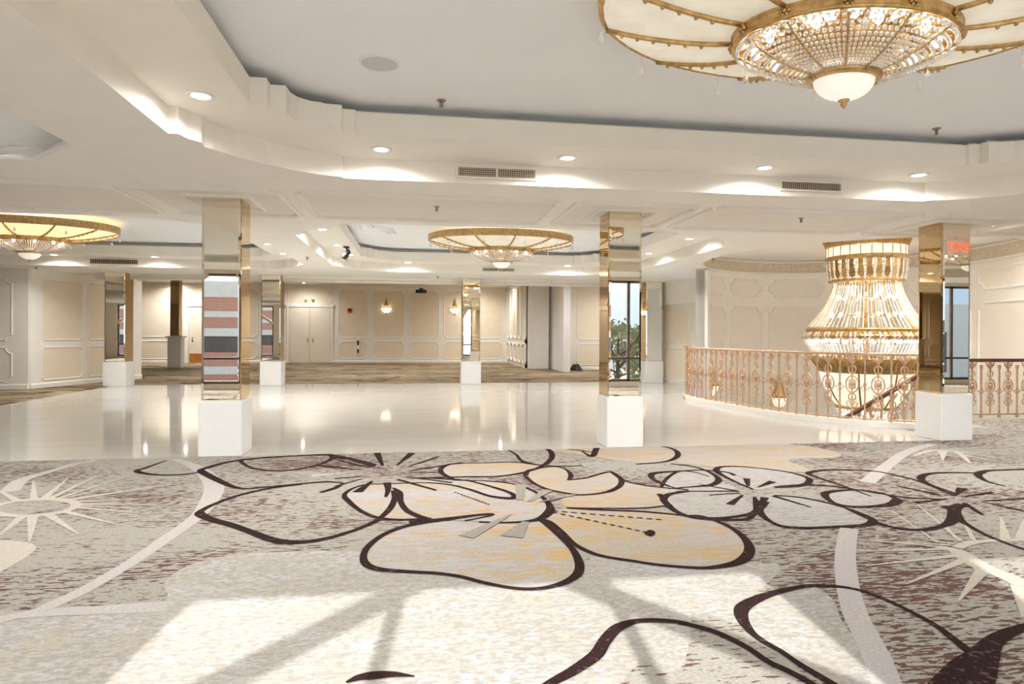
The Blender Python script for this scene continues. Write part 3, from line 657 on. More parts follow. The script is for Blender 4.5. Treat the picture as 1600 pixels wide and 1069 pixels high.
# fluted return wall and the pale piers
wf = MB(); slab_wall(wf, (4.2, YFAR), (4.2, 24.0), 0, ZFAR, .2, 0)
ff = flat_wall((4.2, YFAR), (4.2, 24.0))
panelled(wf, ff, two_row([(.25 + i * 1.06, 1.16 + i * 1.06) for i in range(5)], 3.3), n=.1, w=.09, d=.06)
struct('wall_return', wf, [M['trim'], M['panel']], 'cream return wall with closely foreshortened panels right of the far wall', 'wall')
wp = MB(); wp.bbox(4.2, 5.02, 23.95, 24.6, 0, ZFAR, .02, 0)
struct('wall_pier', wp, M['white_paint'], 'wide plain white pier beside the foreshortened panels', 'wall')
wn = MB(); slab_wall(wn, (5.02, 24.4), (5.5, 24.4), 0, ZFAR, .2, 0); panelled(wn, flat_wall((5.02, 24.4), (5.5, 24.4)), two_row([(.06, .36)], 3.2), n=.05)
struct('wall_niche', wn, [M['wall'], M['panel']], 'narrow tan wall between the wide white pier and the slim white pier', 'wall')
ws = MB(); ws.bbox(5.12, 5.36, 21.9, 24.2, 0, ZFAR, .015, 0)
struct('wall_fin', ws, M['white_paint'], 'slim white wall end standing forward of the tan niche', 'wall')
wr = MB(); slab_wall(wr, (5.36, 23.5), (9.5, 23.5), 0, ZFAR, .2, 0); panelled(wr, flat_wall((5.36, 23.5), (9.5, 23.5)), two_row([(.62, 1.9), (2.05, 3.3)], 3.3), n=.1)
skirting(wr, (5.36, 23.5), (9.5, 23.5))
struct('wall_right_far', wr, [M['wall'], M['panel']], 'tan panelled wall behind the dark cable heap', 'wall')
# left walls
w1 = MB(); slab_wall(w1, (-16, 16.5), (-8.95, 16.45), 0, ZC, .2, 0); panelled(w1, flat_wall((-16, 16.5), (-8.95, 16.45)), two_row([(2.6, 4.6), (4.75, 6.72)], 2.6), n=.14)
skirting(w1, (-16, 16.5), (-8.95, 16.45))
struct('wall_left', w1, [M['trim'], M['rpanel']], 'cream panelled wall end under the amber chandelier', 'wall')
w2 = MB(); a2, b2 = (-8.93, 16.5), (-7.85, 19.9)
slab_wall(w2, a2, b2, 0, ZC, .2, 0); f2 = flat_wall(a2, b2)
panelled(w2, f2, two_row([(.28, 1.5), (1.64, 3.1)], 2.62), n=.07)
skirting(w2, a2, b2)
struct('wall_left_return', w2, [M['trim'], M['panel']], 'tan panelled wall receding behind the double-reflecting left column', 'wall')
# hidden room limits, lit from the windows
wb = MB(); slab_wall(wb, (-16, YFAR), (-16, -1.2), 0, ZFAR, .2, 0) ; 
slab_wall(wb, (-16, -1.2), (-16, YFAR), 0, ZFAR, .001, 0)
struct('wall_left_end', wb, M['wall'], 'plain cream wall closing the hall beside the left windows', 'wall')
we = MB(); slab_wall(we, (16, YFAR), (16, -1.2), 0, ZFAR, .2, 0)
struct('wall_right_end', we, M['wall'], 'plain cream wall closing the hall beside the last window', 'wall')
wq = MB(); slab_wall(wq, (9.5, 29.7), (9.5, 17.2), 0, ZFAR, .2, 0)
struct('wall_alcove_end', wq, M['wall'], 'plain cream wall closing the far alcove', 'wall')
# corridor wall behind the last column of the rear row
wc = MB(); a3, b3 = (6.86, 17.75), (7.46, 15.4); slab_wall(wc, a3, b3, 0, ZC, .2, 0); f3 = flat_wall(a3, b3)
panelled(wc, f3, [(.5, 1.55, .12, .98), (.5, 1.55, 1.1, 2.05)], n=.08, w=.05)
panelled(wc, f3, [(.03, .42, .12, .5), (.03, .42, .58, 1.0), (.03, .42, 1.1, 2.05)], n=.02, w=.03, mi_p=0)
d3 = flat_wall(a3, b3); wc.add([d3(u, z, h) for (u, z, h) in ((0, 2.18, .0), (2.4, 2.18, 0), (2.4, 2.18, .1), (0, 2.18, .1), (0, ZC, .1), (2.4, ZC, .1))], [(0, 1, 2, 3), (3, 2, 5, 4)], 2)
skirting(wc, a3, b3)
struct('wall_corridor', wc, [M['wall'], M['panel'], M['trim']], 'tan panelled corridor wall under a plain white band', 'wall')
# rotunda wall
Q0, Q1 = 2.42, -.85           # from the left end clockwise to the right
def arc_tab():
    tab = [(0.0, Q0)]; N = 400; s = 0; pp = rot_pt(Q0)
    for i in range(1, N + 1):
        q = Q0 + (Q1 - Q0) * i / N; p = rot_pt(q); s += math.hypot(p[0] - pp[0], p[1] - pp[1]); tab.append((s, q)); pp = p
    return tab
AT = arc_tab(); ALEN = AT[-1][0]
def rq(u):
    u = min(max(u, 0), ALEN); lo, hi = 0, len(AT) - 1
    while hi - lo > 1:
        m = (lo + hi) // 2
        if AT[m][0] <= u: lo = m
        else: hi = m
    t = (u - AT[lo][0]) / max(1e-9, AT[hi][0] - AT[lo][0]); return AT[lo][1] + (AT[hi][1] - AT[lo][1]) * t
def frot(u, z, h):
    p = rot_pt(rq(u), -h); return (p[0], p[1], z)
def u_at(X, Y):
    return min((abs(rot_pt(q)[0] - X) + abs(rot_pt(q)[1] - Y), s) for s, q in AT)[1]
wt = MB(); NW = 60; arcp = [rot_pt(Q0 + (Q1 - Q0) * i / NW) for i in range(NW + 1)]; arco = [rot_pt(Q0 + (Q1 - Q0) * i / NW, .2) for i in range(NW + 1)]
wt.wallstrip(arcp, -3.5, ZC - .002, False, 0, True); wt.wallstrip(arco, -3.5, ZC, False, 0, True)
for P in (0, -1): wt.wallstrip([arcp[P], arco[P]], -3.5, ZC, False, 0)
wt.add([frot(.0, z, h) for z in (0, ZC - .03) for h in (-.2, .07)] + [frot(.22, z, .07) for z in (0, ZC - .03)] + [frot(.22, z, 0) for z in (0, ZC - .03)], [(0, 1, 3, 2), (1, 4, 5, 3), (4, 6, 7, 5)], 0)
st = [u_at(7.25, 14.2), u_at(8.37, 14.4), u_at(9.77, 14.1), u_at(10.75, 12.8), u_at(11.05, 11.3), u_at(10.62, 9.75)]
edges_u = [.24] + st; fr = []
for i in range(len(edges_u) - 1):
    a, b = edges_u[i] + (.075 if i else .04), edges_u[i + 1] - .075
    if b - a > .3: fr += [(a, b, 2.25, 2.69), (a, b, -1.3, 2.03)]
fr.append((edges_u[-1] + .1, ALEN - .05, 2.25, 2.69)); fr.append((edges_u[-1] + .1, ALEN - .05, -1.3, 2.03))
panelled(wt, frot, fr, n=.14, w=.05, d=.03, mx=.12)
struct('wall_rotunda', wt, [M['trim'], M['rpanel']], 'curved two-storey panelled wall around the stair opening', 'wall')
wx = MB(); slab_wall(wx, (10.36, 9.22), (16, 9.22), -.35, ZC, .15, 0); panelled(wx, flat_wall((10.36, 9.22), (16, 9.22)), two_row([(.25, 1.6), (1.75, 3.1), (3.25, 4.6)], 2.6), n=.1); skirting(wx, (10.36, 9.22), (16, 9.22))
struct('wall_right', wx, [M['trim'], M['rpanel']], 'cream panelled wall continuing beside the straight railing', 'wall')
struct('floor_2', MB().poly([(5, 7.5), (12, 7.5), (12, 15), (5, 15)], -3.5), M['tile'], 'cream floor of the storey below the stair opening', 'floor')
lw = MB(); slab_wall(lw, (5, 7.5), (12, 7.5), -3.5, -.35, .1); slab_wall(lw, (5, 15), (5, 7.5), -3.5, -.35, .1)
struct('wall_lower', lw, M['wall'], 'plain wall below the slab edge of the stair opening', 'wall')
# header beam between hall and alcove with crown
hb = MB(); hb.box(-7.9, 7.2, YH, YH + .3, 2.68, ZFAR)
for z, r in ((2.79, .03), (2.71, .022)): hb.tube([(-7.9, YH - .005, z), (7.2, YH - .005, z)], r, 8)
hb.box(-7.9, 7.2, YH - .05, YH, 2.80, 2.82)
struct('trim_20', hb, M['trim'], 'cream header beam with crown moulding between the hall and the far alcove', 'trim')
hl = MB(); hl.box(-16, -7.9, 19.5, 19.7, 2.68, ZFAR); struct('trim_21', hl, M['trim'], 'plain header over the left end of the far alcove', 'trim')
struct('ceiling_9', MB().poly([(-16, YH), (-7.9, YH), (-7.9, 19.7), (-16, 19.7)], ZC - .001), M['ceiling'], 'low ceiling behind the left panelled walls', 'ceiling')

# doors
def door_leaf(x0, x1, zt, y, mats, root, hx, kick=False):
    m = MB(); m.bbox(x0, x1, y - .05, y - .005, .01, zt, .006); lf = m.build('door_leaf', M['door'], root)
    h = MB(); h.ball((hx, y - .1, 1.03), .035, 0, 10, 6); h.tube([(hx, y - .05, 1.03), (hx, y - .1, 1.03)], .014, 8); h.bbox(hx - .03, hx + .03, y - .058, y - .05, .93, 1.13, .003)
    tag(h.build('door_knob', M['chrome'], lf), 'satin chrome knob')
    if kick:
        k = MB(); k.bbox(x0 + .03, x1 - .03, y - .058, y - .05, .04, .42, .003); tag(k.build('kick_plate', M['orange'], lf), 'orange-brown kick plate')
d1 = thing('door_1', 'wide cream double door under two small wall lamps in the far wall', 'door', (0, 0, 0)); d1['kind'] = 'structure'
door_leaf(-5.56, -4.69, 2.47, YFAR, None, d1, -4.78); door_leaf(-4.68, -3.8, 2.47, YFAR, None, d1, -4.55)
m = MB(); m.bbox(-5.68, -5.57, YFAR - .06, YFAR, 0, 2.6, .01); m.bbox(-3.79, -3.68, YFAR - .06, YFAR, 0, 2.6, .01); m.bbox(-5.72, -3.64, YFAR - .075, YFAR, 2.48, 2.62, .01); m.build('door_frame', M['trim'], d1)
d2 = thing('door_2', 'cream door with an orange-brown kick plate beside the alcove pillar', 'door', (0, 0, 0)); d2['kind'] = 'structure'
door_leaf(-9.75, -8.4, 2.45, YFAR, None, d2, -9.6, True)
m = MB(); m.bbox(-9.93, -9.76, YFAR - .06, YFAR, 0, 2.6, .01); m.bbox(-8.39, -8.22, YFAR - .06, YFAR, 0, 2.6, .01); m.bbox(-9.97, -8.18, YFAR - .075, YFAR, 2.46, 2.62, .01); m.build('door_frame', M['trim'], d2)

# ------------------------------------------------------------------ windows behind the camera
YW = -1.2
wz0, wz1 = .12, 2.74
wins = [(-15.1, -11.9), (-10.6, -7.45), (-6.1, -2.95), (-1.6, 1.55), (2.5, 6.05), (7.4, 10.55), (11.9, 15.7)]
bw = MB(); xs = [-16] + [x for w in wins for x in w] + [16]
for i in range(0, len(xs), 2): bw.box(xs[i], xs[i + 1], YW - .25, YW, 0, ZU)
for a, b in wins: bw.box(a, b, YW - .25, YW, 0, wz0); bw.box(a, b, YW - .25, YW, wz1, ZU)
struct('wall_window', bw, M['wall'], 'cream wall of tall windows behind the viewpoint, seen in the column mirrors', 'wall')
for i, (a, b) in enumerate(wins):
    r = thing('window_%d' % (i + 1), 'tall dark-framed window with corner braces, number %d along the window wall' % (i + 1), 'window', (0, 0, 0)); r['kind'] = 'structure'
    m = MB(); t = .035; y0, y1 = YW - .16, YW - .09
    m.box(a, a + t * 2, y0, y1, wz0, wz1); m.box(b - t * 2, b, y0, y1, wz0, wz1); m.box(a, b, y0, y1, wz0, wz0 + .07); m.box(a, b, y0, y1, wz1 - .06, wz1)
    for k in (1.1, 2.2) if b - a < 3.5 else (1.7, 2.97): m.box(a + k - t, a + k + t, y0, y1, wz0, wz1)
    m.box(a, b, y0 + .01, y1 - .01, .70, .755)
    m.build('window_frame', M['frame'], r)
    g = MB(); g.box(a + .03, b - .03, YW - .128, YW - .122, wz0 + .03, wz1 - .03); g.build('pane', M['glass'], r)
    if i == 4:
        t3 = MB(); t3.add([(x, y, z) for y in (YW - .2, YW - .02) for x, z in ((a, 2.08), (a, wz1), (a + .40, wz1))], [(0, 1, 2), (5, 4, 3), (0, 3, 4, 1), (1, 4, 5, 2), (2, 5, 3, 0)]); t3.build('corner_panel', M['wall'], r)
    for s, x in ((1, a), (-1, b)) if i < 4 else ():
        br = MB(); p0, p1 = Vector((x, YW - .05, wz1 - .95)), Vector((x + s * 1.25, YW - .05, wz1 - .02)); d = (p1 - p0).normalized(); nv = Vector((-d.z, 0, d.x)) * .06
        v = [q + Vector((0, yy, 0)) for yy in (-.03, .03) for q in (p0 + nv, p1 + nv, p1 - nv, p0 - nv)]
        br.add(v, [(0, 1, 2, 3), (7, 6, 5, 4), (0, 4, 5, 1), (1, 5, 6, 2), (2, 6, 7, 3), (3, 7, 4, 0)]); br.build('corner_brace', M['wall'], r)

# ------------------------------------------------------------------ mirrored columns
def column(label, x, yf, hb_, hm, zt, zb=.60, group='mirrored columns'):
    y = yf + hb_
    r = thing('mirrored_column', label, 'column', (x, y, 0), 0, group)
    m = MB(); m.bbox(-hb_, hb_, -hb_, hb_, 0, zb, .006); m.build('column_base', M['base'], r)
    c_ = MB(); k = hm - .008; c_.box(-k, k, -k, k, zb, zt); c_.build('core', M['gold_dark'], r)
    for q in range(4):
        w, h0, h1, b, d = hm - .002, zb + .004, zt - .004, .022, .006
        v = [(-w, -hm, h0), (w, -hm, h0), (w, -hm, h1), (-w, -hm, h1), (-w + b, -hm - d, h0 + b), (w - b, -hm - d, h0 + b), (w - b, -hm - d, h1 - b), (-w + b, -hm - d, h1 - b)]
        R = Matrix.Rotation(q * pi / 2, 3, 'Z'); v = [R @ Vector(p) for p in v]
        p = MB(); p.add(v, [(4, 5, 6, 7), (0, 1, 5, 4), (1, 2, 6, 5), (2, 3, 7, 6), (3, 0, 4, 7)]); tag(p.build('mirror_panel', M['mirror_bronze' if q % 2 else 'mirror'], r), 'bronze-tinted mirror side' if q % 2 else None)
    return r
column('mirrored column reflecting a red brick building, on a white base at the carpet edge', -2.1, YE, .225, .20, ZC)
column('mirrored column reflecting blue sky and trees, on a white base at the carpet edge', 2.47, YE, .225, .20, ZC)
column('mirrored column reflecting a red exit sign, between carpet and stair railing', 6.9, YE - .04, .225, .20, ZC)
column('mirrored column on a white base at the far tile corner by the left panelled wall', -7.34, 17.02, .26, .235, ZC)
column('slender far mirrored column left of the cream double door', -3.66, 17.02, .26, .235, ZC)
column('far mirrored column standing under the middle chandelier', 1.46, 17.02, .26, .235, ZC)
column('far mirrored column before the corridor, half hidden by the sky-reflecting column', 6.56, 17.02, .26, .235, ZC)
# alcove pillar
r = thing('mirrored_column', 'tall dark mirrored pillar on a chest-high white plinth in the far alcove', 'column', (-9.0, 25.9, 0), 0)
m = MB(); m.bbox(-.24, .24, -.2, .2, 0, 1.14, .01); m.build('column_base', M['base'], r)
m = MB(); m.bbox(-.3, .3, -.26, .26, 1.14, 1.2, .01); m.build('ledge', M['white_paint'], r)
m = MB(); m.bbox(-.17, .17, -.15, .15, 1.2, ZFAR, .02); m.build('mirror_panel', M['mirror_bronze'], r)

# medallion mouldings around the front columns
for i, (x, nm) in enumerate(((-2.13, 'brick'), (2.46, 'sky'), (6.9, 'exit sign'))):
    m = MB(); moulding(m, fz, [(x - .37, 7.19), (x + .37, 7.19), (x + .37, 8.0), (x - .37, 8.0)], .05, .035)
    struct('trim_%d' % (30 + i), m, M['trim'], 'square ceiling moulding around the column reflecting the %s' % nm, 'trim')

# ------------------------------------------------------------------ lamps
def light(name, kind, power, parent, loc, color=(1, .972, .93), **kw):
    l = bpy.data.lights.new(name, kind); l.energy = power; l.color = color
    for k, v in kw.items(): setattr(l, k, v)
    o = bpy.data.objects.new(name, l); COL.objects.link(o); o.parent = parent; o.location = loc; return o
DL_W = 95.0
dl0 = thing('downlight', 'x', 'ceiling light', (0, 0, 0), 0, 'recessed downlights')
m = MB(); m.lathe([(.062, .0), (.064, -.008), (.09, -.010), (.094, -.004), (.094, .0)], 24); m.build('trim_ring', M['white_paint'], dl0)
m = MB(); m.lathe([(.0005, -.006), (.062, -.006)], 24); m.build('lens', M['lens'], dl0)
light('lamp', 'SPOT', DL_W, dl0, (0, 0, -.02), spot_size=2.95, spot_blend=1.0, shadow_soft_size=.06)
DLS = [(-1.51, 4.79, ZM, 'recessed downlight on the soffit side nearest the white coved recess'),
       (-.32, 5.92, ZM, 'recessed downlight left of the near air vent on the front soffit'),
       (1.41, 5.92, ZM, 'recessed downlight just right of the near two-part air vent'),
       (3.43, 5.94, ZM, 'recessed downlight on the front soffit left of the striped air vent'),
       (5.15, 5.94, ZM, 'recessed downlight on the front soffit right of the striped air vent'),
       (6.31, 4.79, ZM, 'recessed downlight on the tray soffit side toward the exit sign'),
       (-1.51, 2.0, ZM, 'added fill downlight above the viewpoint on the window side of the left soffit'),  # out of frame; this and the next are added to light the hall
       (6.31, 2.0, ZM, 'added fill downlight above the viewpoint on the window side of the right soffit'),
       (-1.5, 10.66, ZM, 'recessed downlight on the middle tray soffit, nearest the front columns'),
       (-1.49, 12.56, ZM, 'recessed downlight on the middle tray soffit beside the black spotlight'),
       (-1.4, 14.06, ZM, 'recessed downlight in the far corner of the middle tray below the black spotlight'),
       (-.2, 15.25, ZM, 'recessed downlight on the far soffit left of the middle chandelier'),
       (3.66, 15.25, ZM, 'recessed downlight on the far soffit just left of the sky-reflecting column'),
       (4.7, 10.56, ZM, 'recessed downlight on the middle tray soffit nearest the stair opening'),
       (4.73, 12.6, ZM, 'recessed downlight on the middle tray soffit beside the sky-reflecting column'),
       (4.72, 14.4, ZM, 'added fill downlight on the middle tray soffit hidden behind the sky-reflecting column'),  # added out of sight to brighten the corridor wall
       (7.3, 9.25, 3.16, 'added fill downlight in the round recess, hidden by its near lip, beside the stair foot'),  # this and the next two are added unseen to light the rotunda
       (8.7, 8.85, 3.16, 'added fill downlight in the round recess, hidden by its near lip, at the middle'),
       (10.0, 9.3, 3.16, 'added fill downlight in the round recess, hidden by its near lip, by the straight railing'),
       (-3.75, 5.7, 2.97, 'added fill downlight in the white coved recess, nearer the large tray'),  # two off-frame fill lights added to brighten the coved recess
       (-5.2, 5.7, 2.97, 'added fill downlight in the white coved recess, farther from the large tray'),
       (-2.78, 12.62, ZM, 'recessed downlight right of the brick-reflecting column, nearer of two'),
       (-2.78, 14.08, ZM, 'recessed downlight right of the brick-reflecting column, farther of two'),
       (-5.75, 15.25, ZM, 'recessed downlight on the far soffit right of the slatted air vent'),
       (-7.8, 15.25, ZM, 'recessed downlight on the far soffit beside the amber chandelier bowl'),
       (7.62, 7.45, ZC, 'recessed downlight in the low ceiling beside the exit-sign column top'),
       (-10.95, 28.2, ZFAR, 'recessed alcove downlight left of the dark pillar, nearer the header'),
       (-10.2, 29.1, ZFAR, 'recessed alcove downlight left of the dark pillar, closer to the wall'),
       (-9.3, 27.9, ZFAR, 'recessed alcove downlight just right of the dark pillar'),
       (-8.7, 29.0, ZFAR, 'recessed alcove downlight above the door with the kick plate'),
       (-4.79, 28.6, ZFAR, 'recessed alcove downlight above the cream double door'),
       (2.6, 28.5, ZFAR, 'recessed alcove downlight right of the column under the middle chandelier'),
       (3.6, 27.2, ZFAR, 'recessed alcove downlight washing the foreshortened return wall'),
       (-6.0, 20.5, ZFAR, 'added alcove fill downlight hidden above the header, behind the slender column'),  # from here to the end: unseen lights added to brighten the alcove
       (-1.0, 20.5, ZFAR, 'added alcove fill downlight hidden above the header, before the far sconces'),
       (4.0, 20.5, ZFAR, 'added alcove fill downlight hidden above the header, before the wide white pier'),
       (7.2, 21.5, ZFAR, 'added alcove fill downlight hidden above the header, before the cable heap'),
       (-2.4, 24.6, ZFAR, 'added alcove fill downlight hidden above the header, beside the projector'),
       (1.6, 24.6, ZFAR, 'added alcove fill downlight hidden above the header, beyond the projector')]
FAR_L = [c for c in kids(dl0) if c.type == 'LIGHT'][0].data.copy(); FAR_L.energy = 165
WALL_L = FAR_L.copy(); WALL_L.energy = 85
for i, (x, y, z, lab) in enumerate(DLS):
    if i == 0: dl0.location = (x, y, z); dl0['label'] = lab
    else:
        o = dup(dl0, (x, y, z), lab)
        if z == ZFAR:
            for c in kids(o):
                if c.type == 'LIGHT': c.data = FAR_L if y < 26 else WALL_L

# vents
def vent(label, x, y, w, h, zc, cells, split):
    r = thing('air_vent', label, 'air vent', (x, y, zc), 0, 'air vents in the soffit faces')
    m = MB(); m.box(-w / 2, w / 2, -.006, -.002, -h / 2, h / 2); m.build('backing', M['dark'], r)
    m = MB(); b = .022
    for q in ((-w / 2 - b, w / 2 + b, -.02, 0, h / 2, h / 2 + b), (-w / 2 - b, w / 2 + b, -.02, 0, -h / 2 - b, -h / 2), (-w / 2 - b, -w / 2, -.02, 0, -h / 2, h / 2), (w / 2, w / 2 + b, -.02, 0, -h / 2, h / 2)): m.bbox(*q, .004)
    if split: m.bbox(-.008, .008, -.018, 0, -h / 2, h / 2, .002)
    m.build('frame', M['trim'], r)
    m = MB(); n = cells
    for i in range(n): 
        xx = -w / 2 + w * (i + .5) / n; m.box(xx - .0032, xx + .0032, -.014, -.006, -h / 2, h / 2)
    if split:
        for j in range(4): zz = -h / 2 + h * (j + .5) / 4; m.box(-w / 2, w / 2, -.016, -.014, zz - .0028, zz + .0028)
    m.build('grille', M['grille'], r)
vent('near rectangular air vent in two gridded halves on the front soffit face', .78, 6.255, .76, .085, 2.93, 34, True)
vent('near striped air vent with fine upright louvres on the front soffit face', 4.14, 6.255, .68, .075, 2.93, 30, False)
vent('small far air vent below the middle chandelier bowl', 2.0, 15.615, .78, .07, 2.92, 22, True)
vent('far slatted air vent above the left panelled wall', -6.74, 15.615, 1.0, .1, 2.93, 26, False)

# speaker, sprinklers
r = thing('ceiling_speaker', 'round grey speaker set in the white tray ceiling', 'speaker', (-.27, 4.71, ZU))
m = MB(); m.lathe([(.125, 0), (.128, -.012), (.145, -.010), (.147, 0)], 32); m.build('rim', M['white_paint'], r)
m = MB(); m.lathe([(.0005, -.012), (.06, -.0115), (.126, -.008)], 32); m.build('grille', M['grey'], r)
sp0 = thing('sprinkler', 'brass sprinkler head on the white ceiling right of the round speaker', 'sprinkler', (.2, 5.38, ZU), 0, 'ceiling sprinklers')
m = MB(); m.lathe([(.0005, -.012), (.03, -.012), (.04, 0)], 16); m.build('escutcheon', M['brass'], sp0)
m = MB(); m.tube([(0, 0, -.01), (0, 0, -.055)], .009, 8); m.tube([(-.014, 0, -.02), (-.016, 0, -.04), (0, 0, -.055)], .003, 6); m.tube([(.014, 0, -.02), (.016, 0, -.04), (0, 0, -.055)], .003, 6); m.build('body', M['brass'], sp0)
m = MB(); m.lathe([(.0005, -.058), (.018, -.058), (.018, -.055), (.0005, -.055)], 12); m.build('deflector', M['brass'], sp0)
for x, y, z, lab in [(4.83, 5.36, ZU, 'brass sprinkler head on the white ceiling below the near chandelier'), (.23, 7.45, ZC, 'brass sprinkler head in the ceiling panel field between the two nearest columns'), (4.77, 7.4, ZC, 'brass sprinkler head in the ceiling panel field before the stair opening'), (-2.1, 12.9, ZC, 'small sprinkler head between the two far trays, left of the black spotlight'), (5.65, 11.6, ZC, 'small sprinkler head in the low ceiling near the round recess edge'), (.55, 16.6, ZC, 'small sprinkler head before the header beam, left of the middle chandelier'), (-8.6, 16.1, ZC, 'small sprinkler head above the left panelled wall end')]:
    dup(sp0, (x, y, z), lab)

# ------------------------------------------------------------------ oval chandeliers
A1, B1 = .62, .44            # crystal ring
A2, B2 = 1.39, .96           # outer rim
NS = 12; PH = math.radians(5)
def oval_chandelier(label, loc):
    r = thing('oval_chandelier', label, 'chandelier', loc, 0, 'oval ceiling chandeliers')
    # heights below the ceiling
    zr1, zr0, zo0, zo1, zcol = -.40, -.475, -.27, -.16, -.635
    def ell(q, t, z, bulge=0):
        a = A1 + (A2 - A1) * t; b = B1 + (B2 - B1) * t
        return Vector((a * math.cos(q), b * math.sin(q), z))
    def zprof(t): return zr1 + (zo0 - zr1) * t ** 1.7
    ang = [PH + 2 * pi * i / NS for i in range(NS)]
    for i in range(NS):
        q0, q1 = ang[i], ang[i] + 2 * pi / NS; m = MB(); nu, nt = 4, 7; v = []
        for j in range(nt + 1):
            t = j / nt
            for k in range(nu + 1):
                s = k / nu; p = ell(q0, t, 0).lerp(ell(q1, t, 0), s); bow = 1 + .03 * t * math.sin(pi * s)
                v.append((p.x * bow, p.y * bow, zprof(t) - .018 * math.sin(pi * s) * math.sin(pi * t)))
        m.add(v, [(j * (nu + 1) + k, j * (nu + 1) + k + 1, (j + 1) * (nu + 1) + k + 1, (j + 1) * (nu + 1) + k) for j in range(nt) for k in range(nu)], 0, True)
        m.build('shade_panel', M['shade'], r)
    for q in ang:
        m = MB(); m.tube([ell(q, t / 8, zprof(t / 8) - .012) for t in range(9)], .014, 6)
        for t in range(2, 8): m.ball(ell(q, t / 8, zprof(t / 8) - .03), .012, 0, 6, 4)
        m.build('rib', M['gold'], r)
    m = MB(); v = []; nseg = NS * 4
    ptsr = []
    for i in range(NS):
        for k in range(4):
            s = k / 4; p = ell(ang[i], 1, 0).lerp(ell(ang[i] + 2 * pi / NS, 1, 0), s); bow = 1 + .03 * math.sin(pi * s); ptsr.append((p.x * bow, p.y * bow))
    for sc_, z in ((1.0, zo0 - .012), (1.012, zo0), (1.012, zo1), (1.0, zo1 + .01), (.985, zo1), (.985, zo0)): v += [(p[0] * sc_, p[1] * sc_, z) for p in ptsr]
    m.add(v, [(j * nseg + i, j * nseg + (i + 1) % nseg, ((j + 1) % 6) * nseg + (i + 1) % nseg, ((j + 1) % 6) * nseg + i) for j in range(6) for i in range(nseg)])
    m.build('rim', M['gold'], r)
    m = MB(); m.lathe([(.97, zr0 + .01), (1.0, zr0), (1.03, zr0 + .012), (1.015, zr0 + .03), (1.015, zr1 - .02), (1.03, zr1 - .008), (1.0, zr1), (.97, zr1 - .01)], 48, A1, B1); rg = m.build('ring', M['gold'], r)
    for q in ang:
        m = MB(); c = ell(q, 0, (zr0 + zr1) / 2); n = Vector((math.cos(q) / A1, math.sin(q) / B1, 0)).normalized(); tt = Vector((-n.y, n.x, 0)); c = c * 1.02; c.z = (zr0 + zr1) / 2
        m.ball(c + n * .012, .012, 0, 6, 4)
        for k in range(6): m.ball(c + n * .006 + (tt * math.cos(k * pi / 3) + Vector((0, 0, 1)) * math.sin(k * pi / 3)) * .02, .0105, 0, 6, 4)
        m.build('rosette', M['gold'], rg)
    # basket
    def bas(q, s):
        z = zcol + (zr0 - zcol) * max(0, (s - .30) / .70) ** 1.6
        return Vector((A1 * s * math.cos(q), B1 * s * math.sin(q) * (1 + .0 * s), z))
    for q in ang:
        m = MB(); m.tube([bas(q, .3 + .68 * t / 8) + Vector((0, 0, -.004)) for t in range(9)], .008, 6); m.build('basket_rib', M['gold'], r)
    for i in range(NS):
        for k in range(8):
            q = ang[i] + 2 * pi / NS * (k + .5) / 8; m = MB(); s = .97
            while s > .33:
                rad = .0045 + .0135 * s; p = bas(q, s); m.ball(p + Vector((0, 0, -.004)), rad * .80, 0, 6, 4); s -= rad * 2.1 / ((A1 + B1) * .5)
            m.build('crystal_strand', M['crystal'], r)
    m = MB(); m.lathe([(.30, zcol + .05), (.34, zcol + .075), (.60, zr0 + .005), (.62, zr0 + .03), (.58, zr0 + .03), (.34, zcol + .09), (.30, zcol + .07)], 48, A1, B1)
    for k in range(24):
        q = 2 * pi * k / 24; m.tube([(A1 * .6 * math.cos(q), B1 * .6 * math.sin(q), zr0 + .02), (A1 * .8 * math.cos(q + .05), B1 * .8 * math.sin(q + .05), zr0 + .05), (A1 * .97 * math.cos(q), B1 * .97 * math.sin(q), zr0 + .02)], [.03, .018, .008], 5)
    m.build('inner_frame', M['gold'], r)
    for k in range(10):
        q = 2 * pi * (k + .3) / 10; p = Vector((A1 * .80 * math.cos(q), B1 * .80 * math.sin(q), zr0 - .002)); m = MB(); m.ball(p, .026, 0, 8, 6, 1.3); m.build('bulb', M['bulb'], r)
    # collar, bowl, finial
    m = MB(); m.lathe([(.9, zcol + .03), (1.0, zcol + .02), (1.05, zcol), (1.0, zcol - .02), (.84, zcol - .03), (.82, zcol - .01)], 40, .205, .155); cl = m.build('bowl_collar', M['gold'], r)
    for q in ang[::3]:
        m = MB(); c = Vector((.205 * .95 * math.cos(q), .155 * .95 * math.sin(q), zcol - .026)); m.ball(c, .012, 0, 6, 4)
        for k in range(5): m.ball(c + Vector((.017 * math.cos(k * 1.257), .017 * math.sin(k * 1.257), .004)), .008, 0, 6, 4)
        m.build('rosette', M['gold'], cl)
    m = MB(); m.lathe([(.83 * math.cos(i * pi / 16), zcol - .02 - .115 * math.sin(i * pi / 16)) for i in range(8)] + [(.01, zcol - .135)], 32, .205, .155); m.build('glass_bowl', M['bowl'], r)
    m = MB(); m.lathe([(.004, zcol - .125), (.03, zcol - .133), (.03, zcol - .14), (.012, zcol - .147), (.02, zcol - .158), (.012, zcol - .17), (.003, zcol - .182)], 14); m.build('finial', M['gold'], r)
